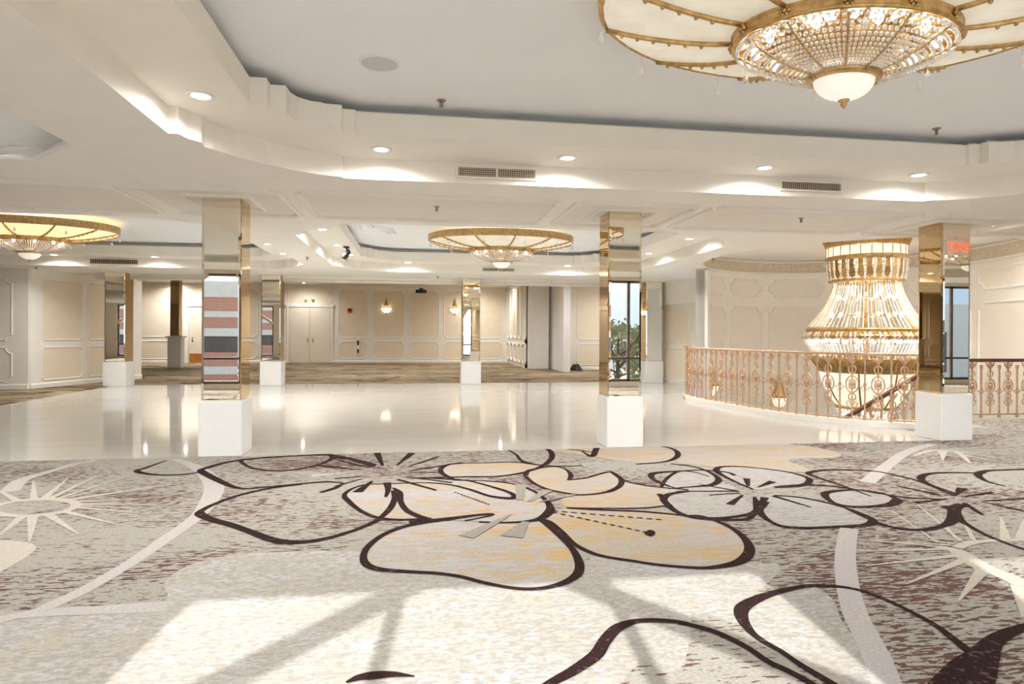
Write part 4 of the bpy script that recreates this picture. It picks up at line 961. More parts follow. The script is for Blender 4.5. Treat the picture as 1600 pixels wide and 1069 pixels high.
    # drops
    for i, q in enumerate(ang):
        for (t, z, L) in ((1.0, zo0 - .01, .13), (.0, zr0, .09)):
            if t == 0 and i % 2: continue
            p = ell(q + .12, t, z); m = MB(); m.tube([p, p + Vector((0, 0, -L * .5))], .0015, 4)
            m.lathe([(.001, -L * .45), (.006, -L * .6), (.017, -L * .85), (.014, -L * .97), (.001, -L * 1.03)], 8, 1, 1, p); m.build('crystal_drop', M['crystal'], r)
    m = MB(); m.lathe([(.02, .12), (.02, zr0)], 10)
    for q in (PH, PH + pi / 2, PH + pi, PH + 1.5 * pi): m.tube([(0, 0, zo1 + .02), ell(q, 1, zo1 + .005)], .008, 6); m.tube([(0, 0, zr1), ell(q, 0, zr1 - .01)], .007, 6)
    m.build('stem', M['gold_dark'], r)
    light('lamp', 'POINT', 5, r, (0, 0, zr0 + .06), shadow_soft_size=.12)
    light('uplight', 'POINT', 5, r, (0, 0, -.22), shadow_soft_size=.12)
    return r
ch = oval_chandelier('largest, nearest oval chandelier with a crystal bead basket and white glass bowl', (2.37, 3.28, 3.44))
dup(ch, (1.62, 12.2, 3.375), 'pale oval chandelier over the middle of the tile floor')
amb = dup(ch, (-6.62, 12.2, 3.36), 'amber-panelled oval chandelier cut by the picture edge above the left panelled wall')
for c in kids(amb):
    if c.name.startswith('shade_panel'):
        c.data = c.data.copy(); c.data.materials[0] = M['shade_warm']
dup(ch, (11.0, 3.28, 3.42), 'oval chandelier beside the exit sign, seen only in the column mirror')

# ------------------------------------------------------------------ great stair chandelier
GX, GY = 8.43, 11.0
g = thing('crystal_chandelier', 'huge bell-shaped crystal and gold chandelier hanging through the stair opening', 'chandelier', (GX, GY, 0))
def zz(y): return 1.35 + (524.3 - y) * .01213
def rr(px): return px * .01213
m = MB(); m.lathe([(rr(61.5), zz(373)), (rr(61.5), zz(376)), (rr(58), zz(382)), (rr(55.5), zz(388)), (rr(54), zz(388)), (rr(54), zz(373))], 48)
for k in range(64):
    q = 2 * pi * k / 64; m.tube([(rr(60.5) * math.cos(q), rr(60.5) * math.sin(q), zz(377)), (rr(56.5) * math.cos(q), rr(56.5) * math.sin(q), zz(387))], .012, 5)
m.build('canopy', M['gold'], g)
for k in range(24):
    q0, q1 = 2 * pi * k / 24, 2 * pi * (k + 1) / 24; m = MB(); v = []
    for z in (zz(388), zz(403)):
        for j in range(4): q = q0 + .012 + (q1 - q0 - .024) * j / 3; v.append((rr(56) * math.cos(q), rr(56) * math.sin(q), z))
    m.add(v, [(j, j + 1, j + 5, j + 4) for j in range(3)], 0, True); m.build('shade_panel', M['shade_bowl'], g)
for k in range(24):
    q = 2 * pi * k / 24; m = MB(); m.tube([(rr(56.3) * math.cos(q), rr(56.3) * math.sin(q), zz(388)), (rr(56.3) * math.cos(q), rr(56.3) * math.sin(q), zz(403))], .007, 5); m.build('shade_bar', M['gold_dark'], g)
m = MB(); m.lathe([(rr(55), zz(402)), (rr(57.5), zz(402)), (rr(58.5), zz(405)), (rr(57), zz(409)), (rr(54), zz(409)), (rr(54), zz(403))], 48); m.build('upper_band', M['gold'], g)
for k in range(28):
    q = 2 * pi * (k + .5) / 28; R0, R1 = rr(55.5), rr(52.5); m = MB()
    def P(t, dq, o=0): R = R0 + (R1 - R0) * t + o; return (R * math.cos(q + dq), R * math.sin(q + dq), zz(407 + 31 * t))
    v = [P(0, -.07), P(0, .07), P(.45, -.055, .012), P(.45, .055, .012), P(.8, -.1), P(.8, .1), P(1, 0)]
    m.add(v, [(0, 1, 3, 2), (2, 3, 5, 4), (4, 5, 6)]); m.build('gold_leaf', M['gold'] if k % 2 else M['gold_dark'], g)
for k in range(28):
    q = 2 * pi * k / 28; m = MB(); pts = [((rr(56) - (rr(3.5)) * t / 6) * math.cos(q), (rr(56) - rr(3.5) * t / 6) * math.sin(q), zz(409 + 28 * t / 6)) for t in range(7)]
    for p in pts: m.ball(p, .026, 0, 6, 4, 1.3)
    m.build('crystal_drop', M['crystal'], g)
m = MB(); m.lathe([(rr(50), zz(437)), (rr(52.5), zz(437.5)), (rr(53), zz(440)), (rr(52), zz(442)), (rr(49), zz(441))], 48); m.build('upper_ring', M['gold'], g)
bell = [(442, 47.5), (452, 49), (464, 53), (478, 59.5), (491, 67), (502, 75), (513, 84)]
def bellp(q, o=0): return [((rr(x) + o) * math.cos(q), (rr(x) + o) * math.sin(q), zz(y)) for y, x in bell]
for k in range(72):
    q = 2 * pi * k / 72; m = MB(); path = catmull(bellp(q), 4); m.tube(path, [.011 if i % 2 else .006 for i in range(len(path))], 5)
    if k % 4 == 0: m.build('bell_rib', M['gold'], g)
    else: m.build('crystal_strand', M['crystal_warm'], g)
m = MB(); m.lathe([(rr(80), zz(513)), (rr(85.5), zz(513)), (rr(86), zz(515)), (rr(85), zz(519)), (rr(79), zz(519)), (rr(79), zz(514))], 56); m.build('bell_ring', M['gold'], g)
m = MB(); m.lathe([(rr(84), zz(520)), (rr(88), zz(521)), (rr(91), zz(524)), (rr(91.5), zz(526)), (rr(88), zz(529)), (rr(83), zz(529))], 56)
for k in range(90):
    q = 2 * pi * k / 90; m.tube([(rr(87.5) * math.cos(q), rr(87.5) * math.sin(q), zz(519.5)), (rr(91.5) * math.cos(q), rr(91.5) * math.sin(q), zz(524.5)), (rr(90) * math.cos(q), rr(90) * math.sin(q), zz(529.5))], .02, 5, mi=1 if k % 3 else 0)
m.build('fluted_band', [M['gold'], M['crystal_warm']], g)
bask = [(529, 87), (536, 85.5), (545, 80.5), (553, 75.5), (558, 72)]
for k in range(90):
    q = 2 * pi * k / 90; m = MB(); path = catmull([(rr(x) * math.cos(q), rr(x) * math.sin(q), zz(y)) for y, x in bask], 3); m.tube(path, [.017 if i % 2 else .007 for i in range(len(path))], 5); m.build('basket_strand', M['crystal'], g)
m = MB(); m.lathe([(rr(66), zz(574)), (rr(80), zz(558)), (rr(80.5), zz(559.5)), (rr(70), zz(573)), (rr(68), zz(581)), (rr(63), zz(582)), (rr(63), zz(575))], 56)
for k in range(48):
    q = 2 * pi * k / 48; m.tube([(rr(80) * math.cos(q), rr(80) * math.sin(q), zz(557)), (rr(74) * math.cos(q), rr(74) * math.sin(q), zz(567)), (rr(69) * math.cos(q), rr(69) * math.sin(q), zz(575))], [.03, .018, .012], 5, mi=1 if k % 2 else 0)
m.build('crown', [M['gold'], M['gold_dark']], g)
bowl = [(581, 66), (590, 64.5), (600, 62), (610, 57.5), (620, 52), (628, 46), (634, 41)]
for k in range(8):
    q0, q1 = 2 * pi * k / 8, 2 * pi * (k + 1) / 8; m = MB(); v = []
    for y, x in bowl:
        for j in range(7): q = q0 + (q1 - q0) * j / 6; v.append((rr(x) * math.cos(q), rr(x) * math.sin(q), zz(y)))
    m.add(v, [(i * 7 + j, i * 7 + j + 1, i * 7 + j + 8, i * 7 + j + 7) for i in range(6) for j in range(6)], 0, True); m.build('bowl_panel', M['shade_bowl'], g)
    m = MB(); m.tube([(rr(x + .4) * math.cos(q0), rr(x + .4) * math.sin(q0), zz(y)) for y, x in bowl], .016, 6); m.build('bowl_rib', M['gold_dark'], g)
m = MB(); m.lathe([(rr(39), zz(632)), (rr(43.5), zz(633)), (rr(44), zz(636)), (rr(41), zz(638)), (rr(38), zz(637))], 40); m.build('lower_band', M['gold'], g)
for k in range(40):
    q = 2 * pi * k / 40; m = MB(); path = [(rr(x) * math.cos(q), rr(x) * math.sin(q), zz(y)) for y, x in ((637, 42), (645, 40), (655, 34), (663, 25), (669, 14))]
    for i in range(len(path) - 1):
        for t in (0, .5): m.ball(Vector(path[i]).lerp(Vector(path[i + 1]), t), .026, 0, 6, 4)
    m.build('crystal_swag', M['crystal'], g)
m = MB(); m.lathe([(rr(14), zz(668)), (rr(15), zz(670)), (rr(9), zz(676)), (rr(1), zz(682))], 20); m.build('finial', M['gold'], g)
for (y, rpx, n) in ((404, 50, 12), (465, 40, 12), (492, 50, 12), (534, 76, 26), (648, 30, 8)):
    for k in range(n):
        q = 2 * pi * (k + .37) / n; m = MB(); m.ball((rr(rpx) * math.cos(q), rr(rpx) * math.sin(q), zz(y)), .034, 0, 8, 6, 1.2); m.build('bulb', M['bulb'], g)
m = MB(); m.tube([(0, 0, zz(373)), (0, 0, zz(668))], .03, 8)
for y, rp in ((466, 40), (493, 50), (536, 76), (440, 50), (516, 82), (650, 30)):
    m.tube([(rr(rp) * math.cos(2 * pi * k / 32), rr(rp) * math.sin(2 * pi * k / 32), zz(y)) for k in range(32)], .01, 5, True)
    for k in range(4): m.tube([(0, 0, zz(y)), (rr(rp) * math.cos(k * pi / 2), rr(rp) * math.sin(k * pi / 2), zz(y))], .009, 5)
m.build('stem', M['gold_dark'], g)
for z in (2.2, 1.2, .3): light('lamp', 'POINT', 9, g, (0, 0, z), shadow_soft_size=.15)

# ------------------------------------------------------------------ stair, railings
def baluster_plain(h):
    m = MB(); m.box(-.011, .011, -.011, .011, 0, h)
    for z in (0, h - .07): m.bbox(-.02, .02, -.02, .02, z, z + .07, .005)
    zc = h * .5
    for k in range(4):
        s = .055; c = [(s, 0), (0, s), (-s, 0), (0, -s)]
    m.tube([(.055, 0, zc), (.012, 0, zc + .06), (-.055, 0, zc), (.012 - .024, 0, zc - .06)], .0075, 5, True)
    m.tube([(0, 0, zc + .1), (.02, 0, zc + .05), (0, 0, zc), (-.02, 0, zc + .05)], .006, 5, True); m.ball((0, 0, zc), .02, 0, 6, 4)
    m.tube([(.055, 0, zc), (.085, 0, zc + .015)], .006, 5); m.tube([(-.055, 0, zc), (-.085, 0, zc + .015)], .006, 5)
    return m
def circ(m, cx, cz, rx, rz, r, n=14): m.tube([(cx + rx * math.cos(2 * pi * k / n), 0, cz + rz * math.sin(2 * pi * k / n)) for k in range(n)], r, 5, True)
def baluster_ornate(h):
    m = MB(); m.box(-.009, .009, -.009, .009, 0, h)
    t = h
    m.tube([(-.075, 0, t - .012), (-.06, 0, t - .07), (-.02, 0, t - .11), (0, 0, t - .15)], .011, 5); m.tube([(.075, 0, t - .012), (.06, 0, t - .07), (.02, 0, t - .11), (0, 0, t - .15)], .011, 5)
    circ(m, 0, t - .05, .035, .035, .009); circ(m, 0, t - .22, .05, .06, .010)
    zc = h * .55; circ(m, 0, zc, .085, .125, .011, 18); circ(m, 0, zc, .045, .07, .009); m.ball((0, 0, zc), .035, 0, 8, 5); m.ball((0, 0, zc + .13), .022, 0, 6, 4); m.ball((0, 0, zc - .13), .022, 0, 6, 4)
    for k in range(4): q = pi / 4 + k * pi / 2; m.tube([(0, 0, zc), (.07 * math.cos(q), 0, zc + .1 * math.sin(q))], .007, 5)
    circ(m, 0, h * .55 - .19, .048, .06, .010)
    zh = h * .24
    for s in (-1, 1):
        m.tube([(0, 0, zh - .07), (s * .05, 0, zh - .04), (s * .078, 0, zh + .01), (s * .06, 0, zh + .045), (s * .03, 0, zh + .035), (s * .03, 0, zh + .01)], .010, 5)
        m.tube([(0, 0, zh + .09), (s * .03, 0, zh + .07), (s * .055, 0, zh + .085)], .007, 5)
    m.ball((0, 0, zh), .026, 0, 6, 4)
    return m
rl_ = thing('stair_railing', 'rose-gold scrollwork railing curving around the stair opening beside the tile', 'railing', (0, 0, 0))
CURB, RH = .085, 1.02
cb = MB(); a = offset2(rail_path, -.06); b = offset2(rail_path, .07); n = len(a)
cb.add([(p[0], p[1], z) for z in (0, CURB) for L in (a, b) for p in L], [(i, i + 1, 2 * n + i + 1, 2 * n + i) for i in range(n - 1)] + [(n + i, n + i + 1, 3 * n + i + 1, 3 * n + i) for i in range(n - 1)] + [(2 * n + i, 2 * n + i + 1, 3 * n + i + 1, 3 * n + i) for i in range(n - 1)] + [(0, n, 3 * n, 2 * n), (n - 1, 2 * n - 1, 4 * n - 1, 3 * n - 1)])
struct('trim_40', cb, M['trim'], 'cream curb under the curved stair railing', 'trim')
m = MB(); m.tube([(p[0], p[1], RH + CURB - .03) for p in rail_path], .022, 6); m.build('top_rail', M['rail_gold'], rl_)
m = MB(); m.tube([(p[0], p[1], CURB + .03) for p in rail_path], .012, 6); m.build('bottom_rail', M['rail_gold'], rl_)
m = MB(); x, y = rail_path[0]; m.bbox(x - .04, x + .04, y - .04, y + .04, 0, RH + CURB, .01); m.bbox(x - .07, x + .07, y - .07, y + .07, 0, .05, .01); m.bbox(x - .065, x + .065, y - .065, y + .065, RH + CURB - .03, RH + CURB + .02, .01)
for z in (.35, .75):
    m.bbox(x - .055, x + .055, y - .055, y + .055, z, z + .04, .01)
for s in (-1, 1): m.tube([(x + .04, y + s * .05, .05), (x + .1, y + s * .1, .12), (x + .05, y + s * .06, .2)], .012, 5)
m.build('newel_post', M['rail_gold'], rl_)
def along(path, step, start=0.0):
    out = []; acc = -start
    for i in range(len(path) - 1):
        a, b = Vector(path[i]), Vector(path[i + 1]); L = (b - a).length
        while acc <= L:
            if acc >= 0: p = a.lerp(b, acc / L); out.append((p.x, p.y, math.atan2((b - a).y, (b - a).x)))
            acc += step
        acc -= L
    return out
proto = None; hh = RH - .05
pp = baluster_plain(hh).build('baluster', M['rail_gold'], rl_); po = baluster_ornate(hh).build('scroll_baluster', M['rail_gold'], rl_)
first = {0: True, 1: True}
def put(o, parent, x, y, z, rz):
    k = 0 if o is pp else 1
    if first[k] and parent is rl_: first[k] = False; c = o
    else: c = o.copy(); COL.objects.link(c)
    c.parent = parent; c.location = (x, y, z); c.rotation_euler = (0, 0, rz); return c
for i, (x, y, q) in enumerate(along(rail_path, .17, -.14)):
    put(po if i % 2 == 0 else pp, rl_, x, y, CURB, q)
# straight guard and stair handrail with dark wood cap
YS = 9.28
rs = thing('stair_railing', 'rose-gold railing with dark red wooden handrail dropping down the stair', 'railing', (0, 0, 0))
cap = [(10.2, YS, .95), (8.3, YS, .95), (8.08, YS, .72), (6.5, YS, -.10), (5.9, YS, -.42)]
m = MB(); 
for i in range(len(cap) - 1):
    a, b = Vector(cap[i]), Vector(cap[i + 1]); d = (b - a).normalized(); up = Vector((-d.z, 0, d.x)); up = up if up.z > 0 else -up
    v = [q + up * k + Vector((0, s * .032, 0)) for q in (a, b) for (s, k) in ((-1, -.028), (1, -.028), (1, .028), (-1, .028))]
    m.add(v, [(0, 1, 2, 3), (7, 6, 5, 4), (0, 4, 5, 1), (1, 5, 6, 2), (2, 6, 7, 3), (3, 7, 4, 0)])
tag(m.build('handrail', M['wood'], rs), 'dark red wooden handrail')
m = MB(); m.tube([(10.25, YS, .06), (8.3, YS, .06), (8.08, YS, -.16), (5.9, YS, -1.28)], .012, 6); m.build('bottom_rail', M['rail_gold'], rs)
for i in range(12):
    put(po if i % 2 == 0 else pp, rs, 8.36 + i * .17, YS, 0.0 if i % 2 else .05, 0).scale = (1, 1, .9)
for i in range(10):
    x = 8.0 - i * .2; put(pp if i % 2 else po, rs, x, YS, .72 - (8.08 - x) * .519 - .93, 0).scale = (1, 1, .92)
stx = thing('staircase', 'carpeted stair going down behind the exit-sign column', 'stairs', (0, 0, 0))
for i in range(9):
    m = MB(); x1 = 8.36 - i * .28; z = -.17 * (i + 1); m.bbox(x1 - .3, x1, 8.42 + .10 * i * (1 if i < 5 else 1), YS - .06, z - .17, z, .01); m.build('step', M['carpet_side'], stx)

# sconces: two on the far wall, lanterns on the rotunda wall
def wall_sconce(label, loc, rz, group):
    r = thing('wall_sconce', label, 'sconce', loc, rz, group)
    m = MB()
    for k in range(7):
        q = -pi * (k + .5) / 7 
        m.tube([(0, -.03, .42), (.06 * math.cos(q), -.02 + .06 * math.sin(q), .2), (.12 * math.cos(q), -.02 + .12 * math.sin(q), .04)], [.012, .02, .016], 5)
    m.lathe([(.02, .36), (.035, .40), (.02, .44), (.004, .47)], 10, c=(0, -.03, 0)); m.build('gold_cone', M['gold'], r)
    m = MB(); m.lathe([(.25, .035), (.262, .02), (.25, 0.0), (.22, .01)], 24, 1, .75, (0, -.005, 0), arc=(-pi, 0))
    for k in range(9): q = -pi * k / 8; m.ball((.25 * math.cos(q), .19 * math.sin(q), .0), .02, 0, 6, 4)
    m.build('gold_rim', M['gold'], r)
    m = MB(); m.lathe([(.235, 0), (.20, -.09), (.15, -.17), (.08, -.22), (.01, -.235)], 24, 1, .75, (0, -.005, 0), arc=(-pi, 0)); m.build('glass_bowl', M['sconce'], r)
    m = MB(); m.lathe([(.01, -.225), (.035, -.245), (.02, -.27), (.03, -.285), (.004, -.32)], 10, c=(0, -.02, 0)); m.build('finial', M['gold_dark'], r)
    return r
M['sconce'] = emat('lit_sconce_glass', (1, .88, .66), 1.1)
s0 = wall_sconce('lit gold wall sconce on the far wall left of the hanging black projector', (-1.34, YFAR - .012, 2.5), 0, 'wall sconces')
dup(s0, (1.77, YFAR - .012, 2.5), 'lit gold wall sconce on the far wall right of the hanging black projector')
def lantern(label, loc, rz):
    r = thing('wall_lantern', label, 'sconce', loc, rz, 'gold lanterns on the rotunda wall')
    m = MB(); m.lathe([(.02, .52), (.045, .50), (.03, .44), (.06, .36), (.11, .16), (.19, .0), (.21, -.02)], 10, 1, .8, (0, -.02, 0), arc=(-pi, 0), smooth=False); m.build('gold_cone', M['gold'], r)
    m = MB(); m.lathe([(.2, -.01), (.225, -.02), (.2, -.045)], 12, 1, .8, (0, -.02, 0), arc=(-pi, 0)); m.build('gold_rim', M['gold_dark'], r)
    m = MB(); m.lathe([(.2, -.04), (.17, -.14), (.11, -.25), (.02, -.31)], 10, 1, .8, (0, -.02, 0), arc=(-pi, 0), smooth=False); m.build('glass_bowl', M['lantern'], r)
    m = MB()
    for k in range(6):
        q = -pi * k / 5; m.tube([(R * math.cos(q), -.02 + .8 * R * math.sin(q), z) for R, z in ((.202, -.04), (.172, -.14), (.112, -.25), (.022, -.315))], .007, 5)
    m.ball((0, -.03, -.33), .025, 0, 8, 5); m.build('cage', M['gold_dark'], r)
    return r
M['lantern'] = emat('lit_lantern_glass', (1, .86, .60), .45, base=(.8, .7, .5))
p = rot_pt(1.46, -.012); lantern('gold wall lantern seen through the railing left of the huge chandelier', (p[0], p[1], -.12), 1.46 - pi / 2)
p = rot_pt(2.28, -.012); lantern('gold wall lantern seen edge-on near the railing end post', (p[0], p[1], .24), 2.28 - pi / 2)

# ------------------------------------------------------------------ small fittings
r = thing('projector', 'black projector hanging from the alcove ceiling between the two far sconces', 'projector', (.18, 24.0, 2.9))
m = MB(); m.bbox(-.2, .2, -.16, .16, -.06, .06, .02); m.bbox(-.07, .07, -.1, .1, .06, .12, .015); m.build('body', M['black'], r)
m = MB(); m.lathe([(.001, -.03), (.05, -.03), (.055, .0)], 12, c=(.1, -.17, 0)); m.ball((.1, -.17, 0), .05, 0, 10, 6); m.build('lens', M['dark'], r)
m = MB(); m.tube([(0, 0, .1), (0, 0, ZFAR - 2.9)], .02, 8); m.lathe([(.001, ZFAR - 2.91), (.06, ZFAR - 2.91), (.06, ZFAR - 2.9)], 12); m.build('pole', M['white_paint'], r)
r = thing('spotlight', 'black spotlight hanging on the side soffit of the middle tray', 'spotlight', (-1.34, 12.72, ZM))
m = MB(); m.lathe([(.001, -.025), (.06, -.025), (.06, 0)], 12); m.tube([(0, 0, -.02), (.02, 0, -.1), (-.03, 0, -.17)], .02, 6); m.build('bracket', M['black'], r)
m = MB(); m.tube([(.05, 0, -.08), (-.01, -.02, -.16), (-.06, -.03, -.23)], [.045, .06, .05], 10); m.build('lamp_head', M['black'], r)
m = MB(); m.tube([(.04, 0, -.03), (.07, .01, -.12), (.03, .01, -.2), (-.01, 0, -.27)], .008, 5); m.build('cable', M['black'], r)
# peeling paint above it
m = MB()
for i in range(9):
    x, y = -.95 + .05 * i + random.uniform(-.06, .06), 12.0 + random.uniform(-.45, .45); a_ = random.uniform(0, 3); L = random.uniform(.1, .2)
    m.add([(x, y, ZU - .002), (x + L * math.cos(a_), y + L * math.sin(a_), ZU - .002), (x + L * math.cos(a_) + .04, y + L * math.sin(a_) + .05, ZU - .05), (x + .04, y + .06, ZU - .06)], [(0, 1, 2, 3)])
tag(m.build('peeling_paint', M['ceiling_white']), 'curled flakes of peeling paint on the middle tray ceiling', 'peeling paint', kind='stuff')
r = thing('fire_alarm', 'small red fire alarm on the far wall right of the double door', 'fire alarm', (-2.95, YFAR - .004, 2.36))
m = MB(); m.bbox(-.1, .1, -.06, 0, -.1, .1, .012); m.build('housing', M['red'], r)
m = MB(); m.lathe([(.001, 0), (.045, 0), (.05, .02)], 12); 
o = m.build('strobe', M['white_paint'], r); o.rotation_euler = (-pi / 2, 0, 0); o.location = (0, -.085, 0)
o.location = (0, -.06, 0)
r = thing('wall_control', 'narrow white and black control box low on the far wall', 'wall device', (-2.58, YFAR - .004, .78))
m = MB(); m.bbox(-.06, .06, -.05, 0, -.38, .38, .012); m.build('housing', M['white_paint'], r)
m = MB(); m.bbox(-.045, .045, -.06, -.05, .02, .22, .004); m.build('upper_display', M['black'], r)
m = MB(); m.bbox(-.045, .045, -.06, -.05, -.33, -.16, .004); m.build('lower_display', M['black'], r)
def plate(name, label, cat, x, y, z, w, h, rz=0, knob='socket', c='white_paint'):
    r = thing(name, label, cat, (x, y, z), rz)
    m = MB(); m.bbox(-w, w, -.012, 0, -h, h, .003); m.build('cover_plate', M[c], r)
    m = MB(); m.bbox(-w * .4, w * .4, -.02, -.012, h * .15, h * .6, .002); m.bbox(-w * .4, w * .4, -.02, -.012, -h * .6, -h * .15, .002); m.build(knob, M['grey'], r)
plate('wall_outlet', 'white power outlet low on the far wall below the right sconce', 'outlet', .88, YFAR - .004, .68, .05, .08)
plate('light_switch', 'white light switch beside the door with the kick plate', 'switch', -10.1, YFAR - .03, 1.25, .06, .09, 0, 'toggle')
plate('light_switch', 'dark wall switch left of the cream double door', 'switch', -6.36, YFAR - .03, 1.25, .05, .1, 0, 'toggle', 'brass')
for x, lab in ((-4.86, 'left of the pair'), (-4.56, 'right of the pair')):
    r = thing('wall_lamp', 'small round lamp above the cream double door, %s' % lab, 'wall lamp', (x, YFAR - .03, 2.83), 0, 'emergency lamps above the double door')
    m = MB(); m.bbox(-.05, .05, -.03, 0, -.05, .05, .006); m.build('bracket', M['white_paint'], r)
    m = MB(); m.ball((0, -.07, 0), .055, 0, 10, 6); m.build('lamp_head', M['grey'], r)
# dark heap by the right wall
r = thing('cable_heap', 'dark coiled cable heap at the foot of the wall beside the slim white pier', 'cable', (5.85, 23.05, 0))
m = MB(); 
for k in range(7):
    R = .22 - .02 * k; m.tube([(R * math.cos(t * .45), R * .7 * math.sin(t * .45), .035 + .028 * k + .01 * math.sin(t)) for t in range(14)], .028, 6, True)
m.build('coil', M['black'], r)
m = MB(); m.tube([(-.2, 0, .03), (-.4, .05, .03), (-.5, -.02, .03)], .03, 6); m.build('cable_tail', M['black'], r)
# exit sign
r = thing('exit_sign', 'red-lettered exit sign hanging from the low ceiling, seen in the column mirror', 'sign', (7.95, 6.2, ZC))
m = MB(); m.bbox(-.19, .19, -.025, .025, -.27, -.05, .006); hs = m.build('sign_box', M['white_paint'], r)
m = MB(); m.tube([(0, 0, -.05), (0, 0, 0)], .012, 8); m.build('hanger', M['white_paint'], r)
cu = bpy.data.curves.new('letters', 'FONT'); cu.body = 'EXIT'; cu.size = .19; cu.align_x = 'CENTER'; cu.align_y = 'CENTER'; cu.extrude = .003
to = bpy.data.objects.new('letters_tmp', cu); COL.objects.link(to)
bpy.context.view_layer.update()
me = bpy.data.meshes.new_from_object(to.evaluated_get(bpy.context.evaluated_depsgraph_get())); bpy.data.objects.remove(to)
me.materials.clear(); M['exit'] = emat('lit_red_letters', (1, .06, .03), 1.2, base=(.6, .03, .02)); me.materials.append(M['exit'])
lo = bpy.data.objects.new('letters', me); COL.objects.link(lo); lo.parent = hs; lo.location = (0, .028, -.16); lo.rotation_euler = (pi / 2, 0, pi)

# ------------------------------------------------------------------ outdoors, seen in the mirrors
GZ = -4.5
struct('floor_bounce_terrace', MB().poly([(-18, -5.5), (18, -5.5), (18, -1.46), (-18, -1.46)], -.15), M['stone'], 'added pale terrace outside the windows, bouncing sunlight onto the ceiling', 'terrace')  # added as a reflector, throws sun up through the windows
struct('ground', MB().poly([(-80, -90), (80, -90), (80, -1.5), (-80, -1.5)], GZ), M['asphalt'], 'grey ground outside the windows', 'ground')
b = thing('brick_building', 'red brick building with white stone bands outside the windows, seen in the mirrors', 'building', (-14.5, -19, 0))
z_ = GZ; bands = [(GZ, -2.2, 0), (-2.2, -1.9, 1), (-1.9, -.75, 0), (-.75, -.35, 1), (.35, 1.15, 2), (-.35, .35, 0), (1.15, 1.55, 1), (1.55, 2.1, 0), (2.1, 2.4, 1), (2.4, 3.1, 0), (3.1, 3.9, 1)]
m = MB()
for z0, z1, k in bands:
    if k == 0: m.box(-9.5, 9.5, -8, 0, z0, z1)
m.build('brick_wall', M['brick'], b)
for z0, z1, k in bands:
    if k == 1: q = MB(); q.box(-9.6, 9.6, -8.1, .1, z0, z1); q.build('stone_band', M['stone'], b)
q = MB(); q.box(-9.45, 9.45, -7.9, -.1, .35, 1.15); q.build('window_strip', M['frame'], b)
b = thing('grey_building', 'pale grey building outside the last windows, seen in the exit-sign column', 'building', (36, -22, 0))
m = MB(); m.box(-14, 14, -8, 0, GZ, 3.4); m.build('facade', M['sheer'], b)
for k in range(6): q = MB(); q.bbox(-12 + k * 4, -10.2 + k * 4, -.02, .06, -1, 1.6, .02); q.build('window', M['frame'], b)
def tree(label, x, y, h, mt, seed, bare=False):
    rnd = random.Random(seed); r = thing('tree', label, 'tree', (x, y, GZ), 0, 'trees outside the windows'); m = MB()
    m.tube([(0, 0, 0), (.1, 0, h * .3), (0, .1, h * .55), (.05, 0, h * .8)], [.22, .17, .12, .05], 7)
    tips = []
    for k in range(14):
        q = rnd.uniform(0, 2 * pi); z0 = h * rnd.uniform(.3, .7); L = h * rnd.uniform(.2, .35); p = (math.cos(q) * L, math.sin(q) * L, z0 + L * rnd.uniform(.4, .9)); m.tube([(0, .05, z0), (p[0] * .5, p[1] * .5, z0 + (p[2] - z0) * .4), p], [.07, .05, .02], 5); tips.append(p)
    m.build('trunk', M['bark'], r)
    c = MB()
    for p in tips + [(0, 0, h * .85)]:
        for j in range(90):
            d = Vector((rnd.gauss(0, 1), rnd.gauss(0, 1), rnd.gauss(0, .8))) * h * .06; o = Vector(p) + d; s = rnd.uniform(.10, .22); u = Vector((rnd.gauss(0, 1), rnd.gauss(0, 1), rnd.gauss(0, 1))).normalized(); w = u.orthogonal().normalized()
            c.add([o + u * s, o + w * s * .6, o - u * s, o - w * s * .6], [(0, 1, 2, 3)])
    c.build('crown', mt, r)
for i, (x, y, h, mt, lab) in enumerate([(6.2, -15, 5.4, 'leaf_brown', 'brown leafed tree, middle of the sky-reflecting column'), (11.2, -20, 7.0, 'leaf', 'olive green tree, side of the sky-reflecting column'), (16.5, -30, 6.6, 'leaf', 'olive green tree, seen in the far corridor column'), (1.0, -29, 5.6, 'leaf_brown', 'brown leafed tree farther off behind the middle one'), (20, -19, 7.2, 'leaf_brown', 'brown leafed tree, near the grey building')]):
    tree(lab + ' outside the windows', x, y, h, M[mt], 20 + i)

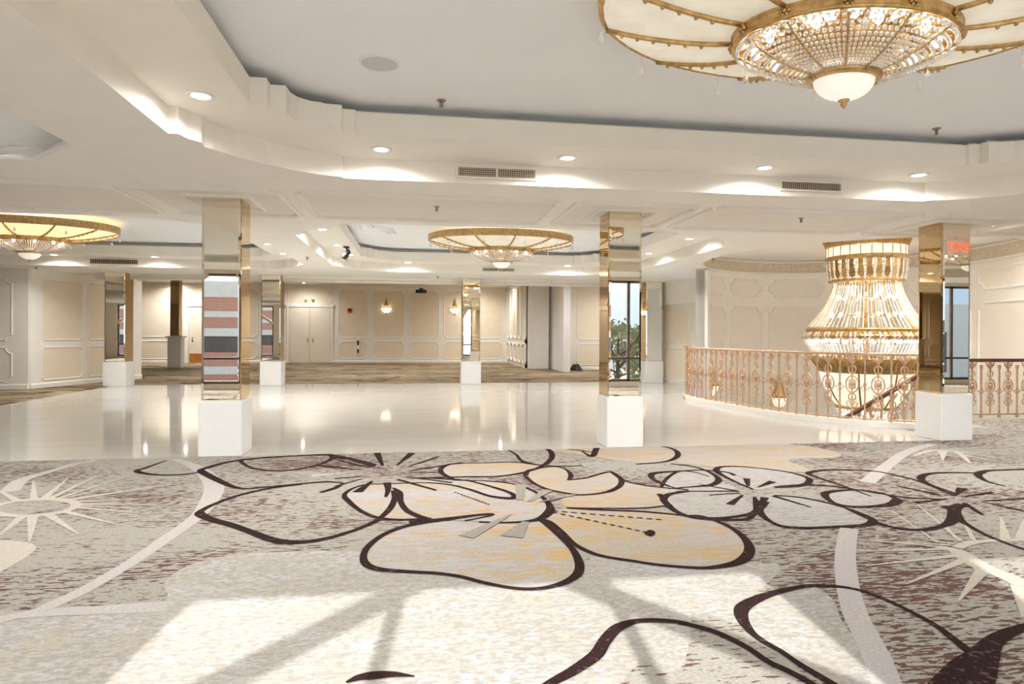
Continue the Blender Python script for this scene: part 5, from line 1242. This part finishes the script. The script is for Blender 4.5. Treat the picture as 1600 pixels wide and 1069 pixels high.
# ------------------------------------------------------------------ daylight
sun = bpy.data.lights.new('sun', 'SUN'); sun.energy = 4.0; sun.angle = .009; sun.color = (1, .975, .94)
so = bpy.data.objects.new('sun', sun); COL.objects.link(so)
EL = math.atan((wz1 - 0.0) / (3.66 - YW)); dirv = Vector((.09 * math.cos(EL), math.cos(EL), -math.sin(EL)))
so.rotation_euler = dirv.to_track_quat('-Z', 'Y').to_euler(); so.location = (0, -20, 14)
SKY_LOW, SKY_HIGH, GLOW = (.24, .335, .48), (.16, .27, .48), 9.0
w = bpy.data.worlds.new('sky'); sc.world = w; w.use_nodes = True; nt = w.node_tree; nt.nodes.clear()
out = nt.nodes.new('ShaderNodeOutputWorld'); bg = nt.nodes.new('ShaderNodeBackground')
tc = node(nt, 'ShaderNodeTexCoord'); sep = node(nt, 'ShaderNodeSeparateXYZ', i_Vector=tc.outputs['Generated'])
elev = step(nt, sep.outputs['Z'], 0.0, .5)
sky = mixc(nt, elev, SKY_LOW, SKY_HIGH)                       # clear blue sky
dt = node(nt, 'ShaderNodeVectorMath', operation='DOT_PRODUCT'); nt.links.new(tc.outputs['Generated'], dt.inputs[0]); dt.inputs[1].default_value = -dirv
glow = math_(nt, 'MULTIPLY', math_(nt, 'POWER', math_(nt, 'MAXIMUM', dt.outputs['Value'], 0.0), 20.0), GLOW)   # bright haze around the sun
gl = node(nt, 'ShaderNodeCombineColor'); 
for i_, k_ in enumerate((1.0, .97, .92)): nt.links.new(math_(nt, 'MULTIPLY', glow, k_), gl.inputs[i_])
add = node(nt, 'ShaderNodeMix', data_type='RGBA', blend_type='ADD'); add.inputs[0].default_value = 1.0
nt.links.new(sky, add.inputs[6]); nt.links.new(gl.outputs[0], add.inputs[7])
nt.links.new(add.outputs[2], bg.inputs['Color']); bg.inputs['Strength'].default_value = 1.0
nt.links.new(bg.outputs[0], out.inputs[0])

# ------------------------------------------------------------------ view
vs = sc.view_settings
vs.view_transform = 'Standard'; vs.look = 'None'; vs.gamma = 1; vs.use_curve_mapping = False
vs.exposure = 1.33
sc.cycles.use_denoising = True
sc.cycles.max_bounces = 10; sc.cycles.diffuse_bounces = 6; sc.cycles.glossy_bounces = 5; sc.cycles.transmission_bounces = 6; sc.cycles.transparent_max_bounces = 8
sc.cycles.sample_clamp_indirect = 8
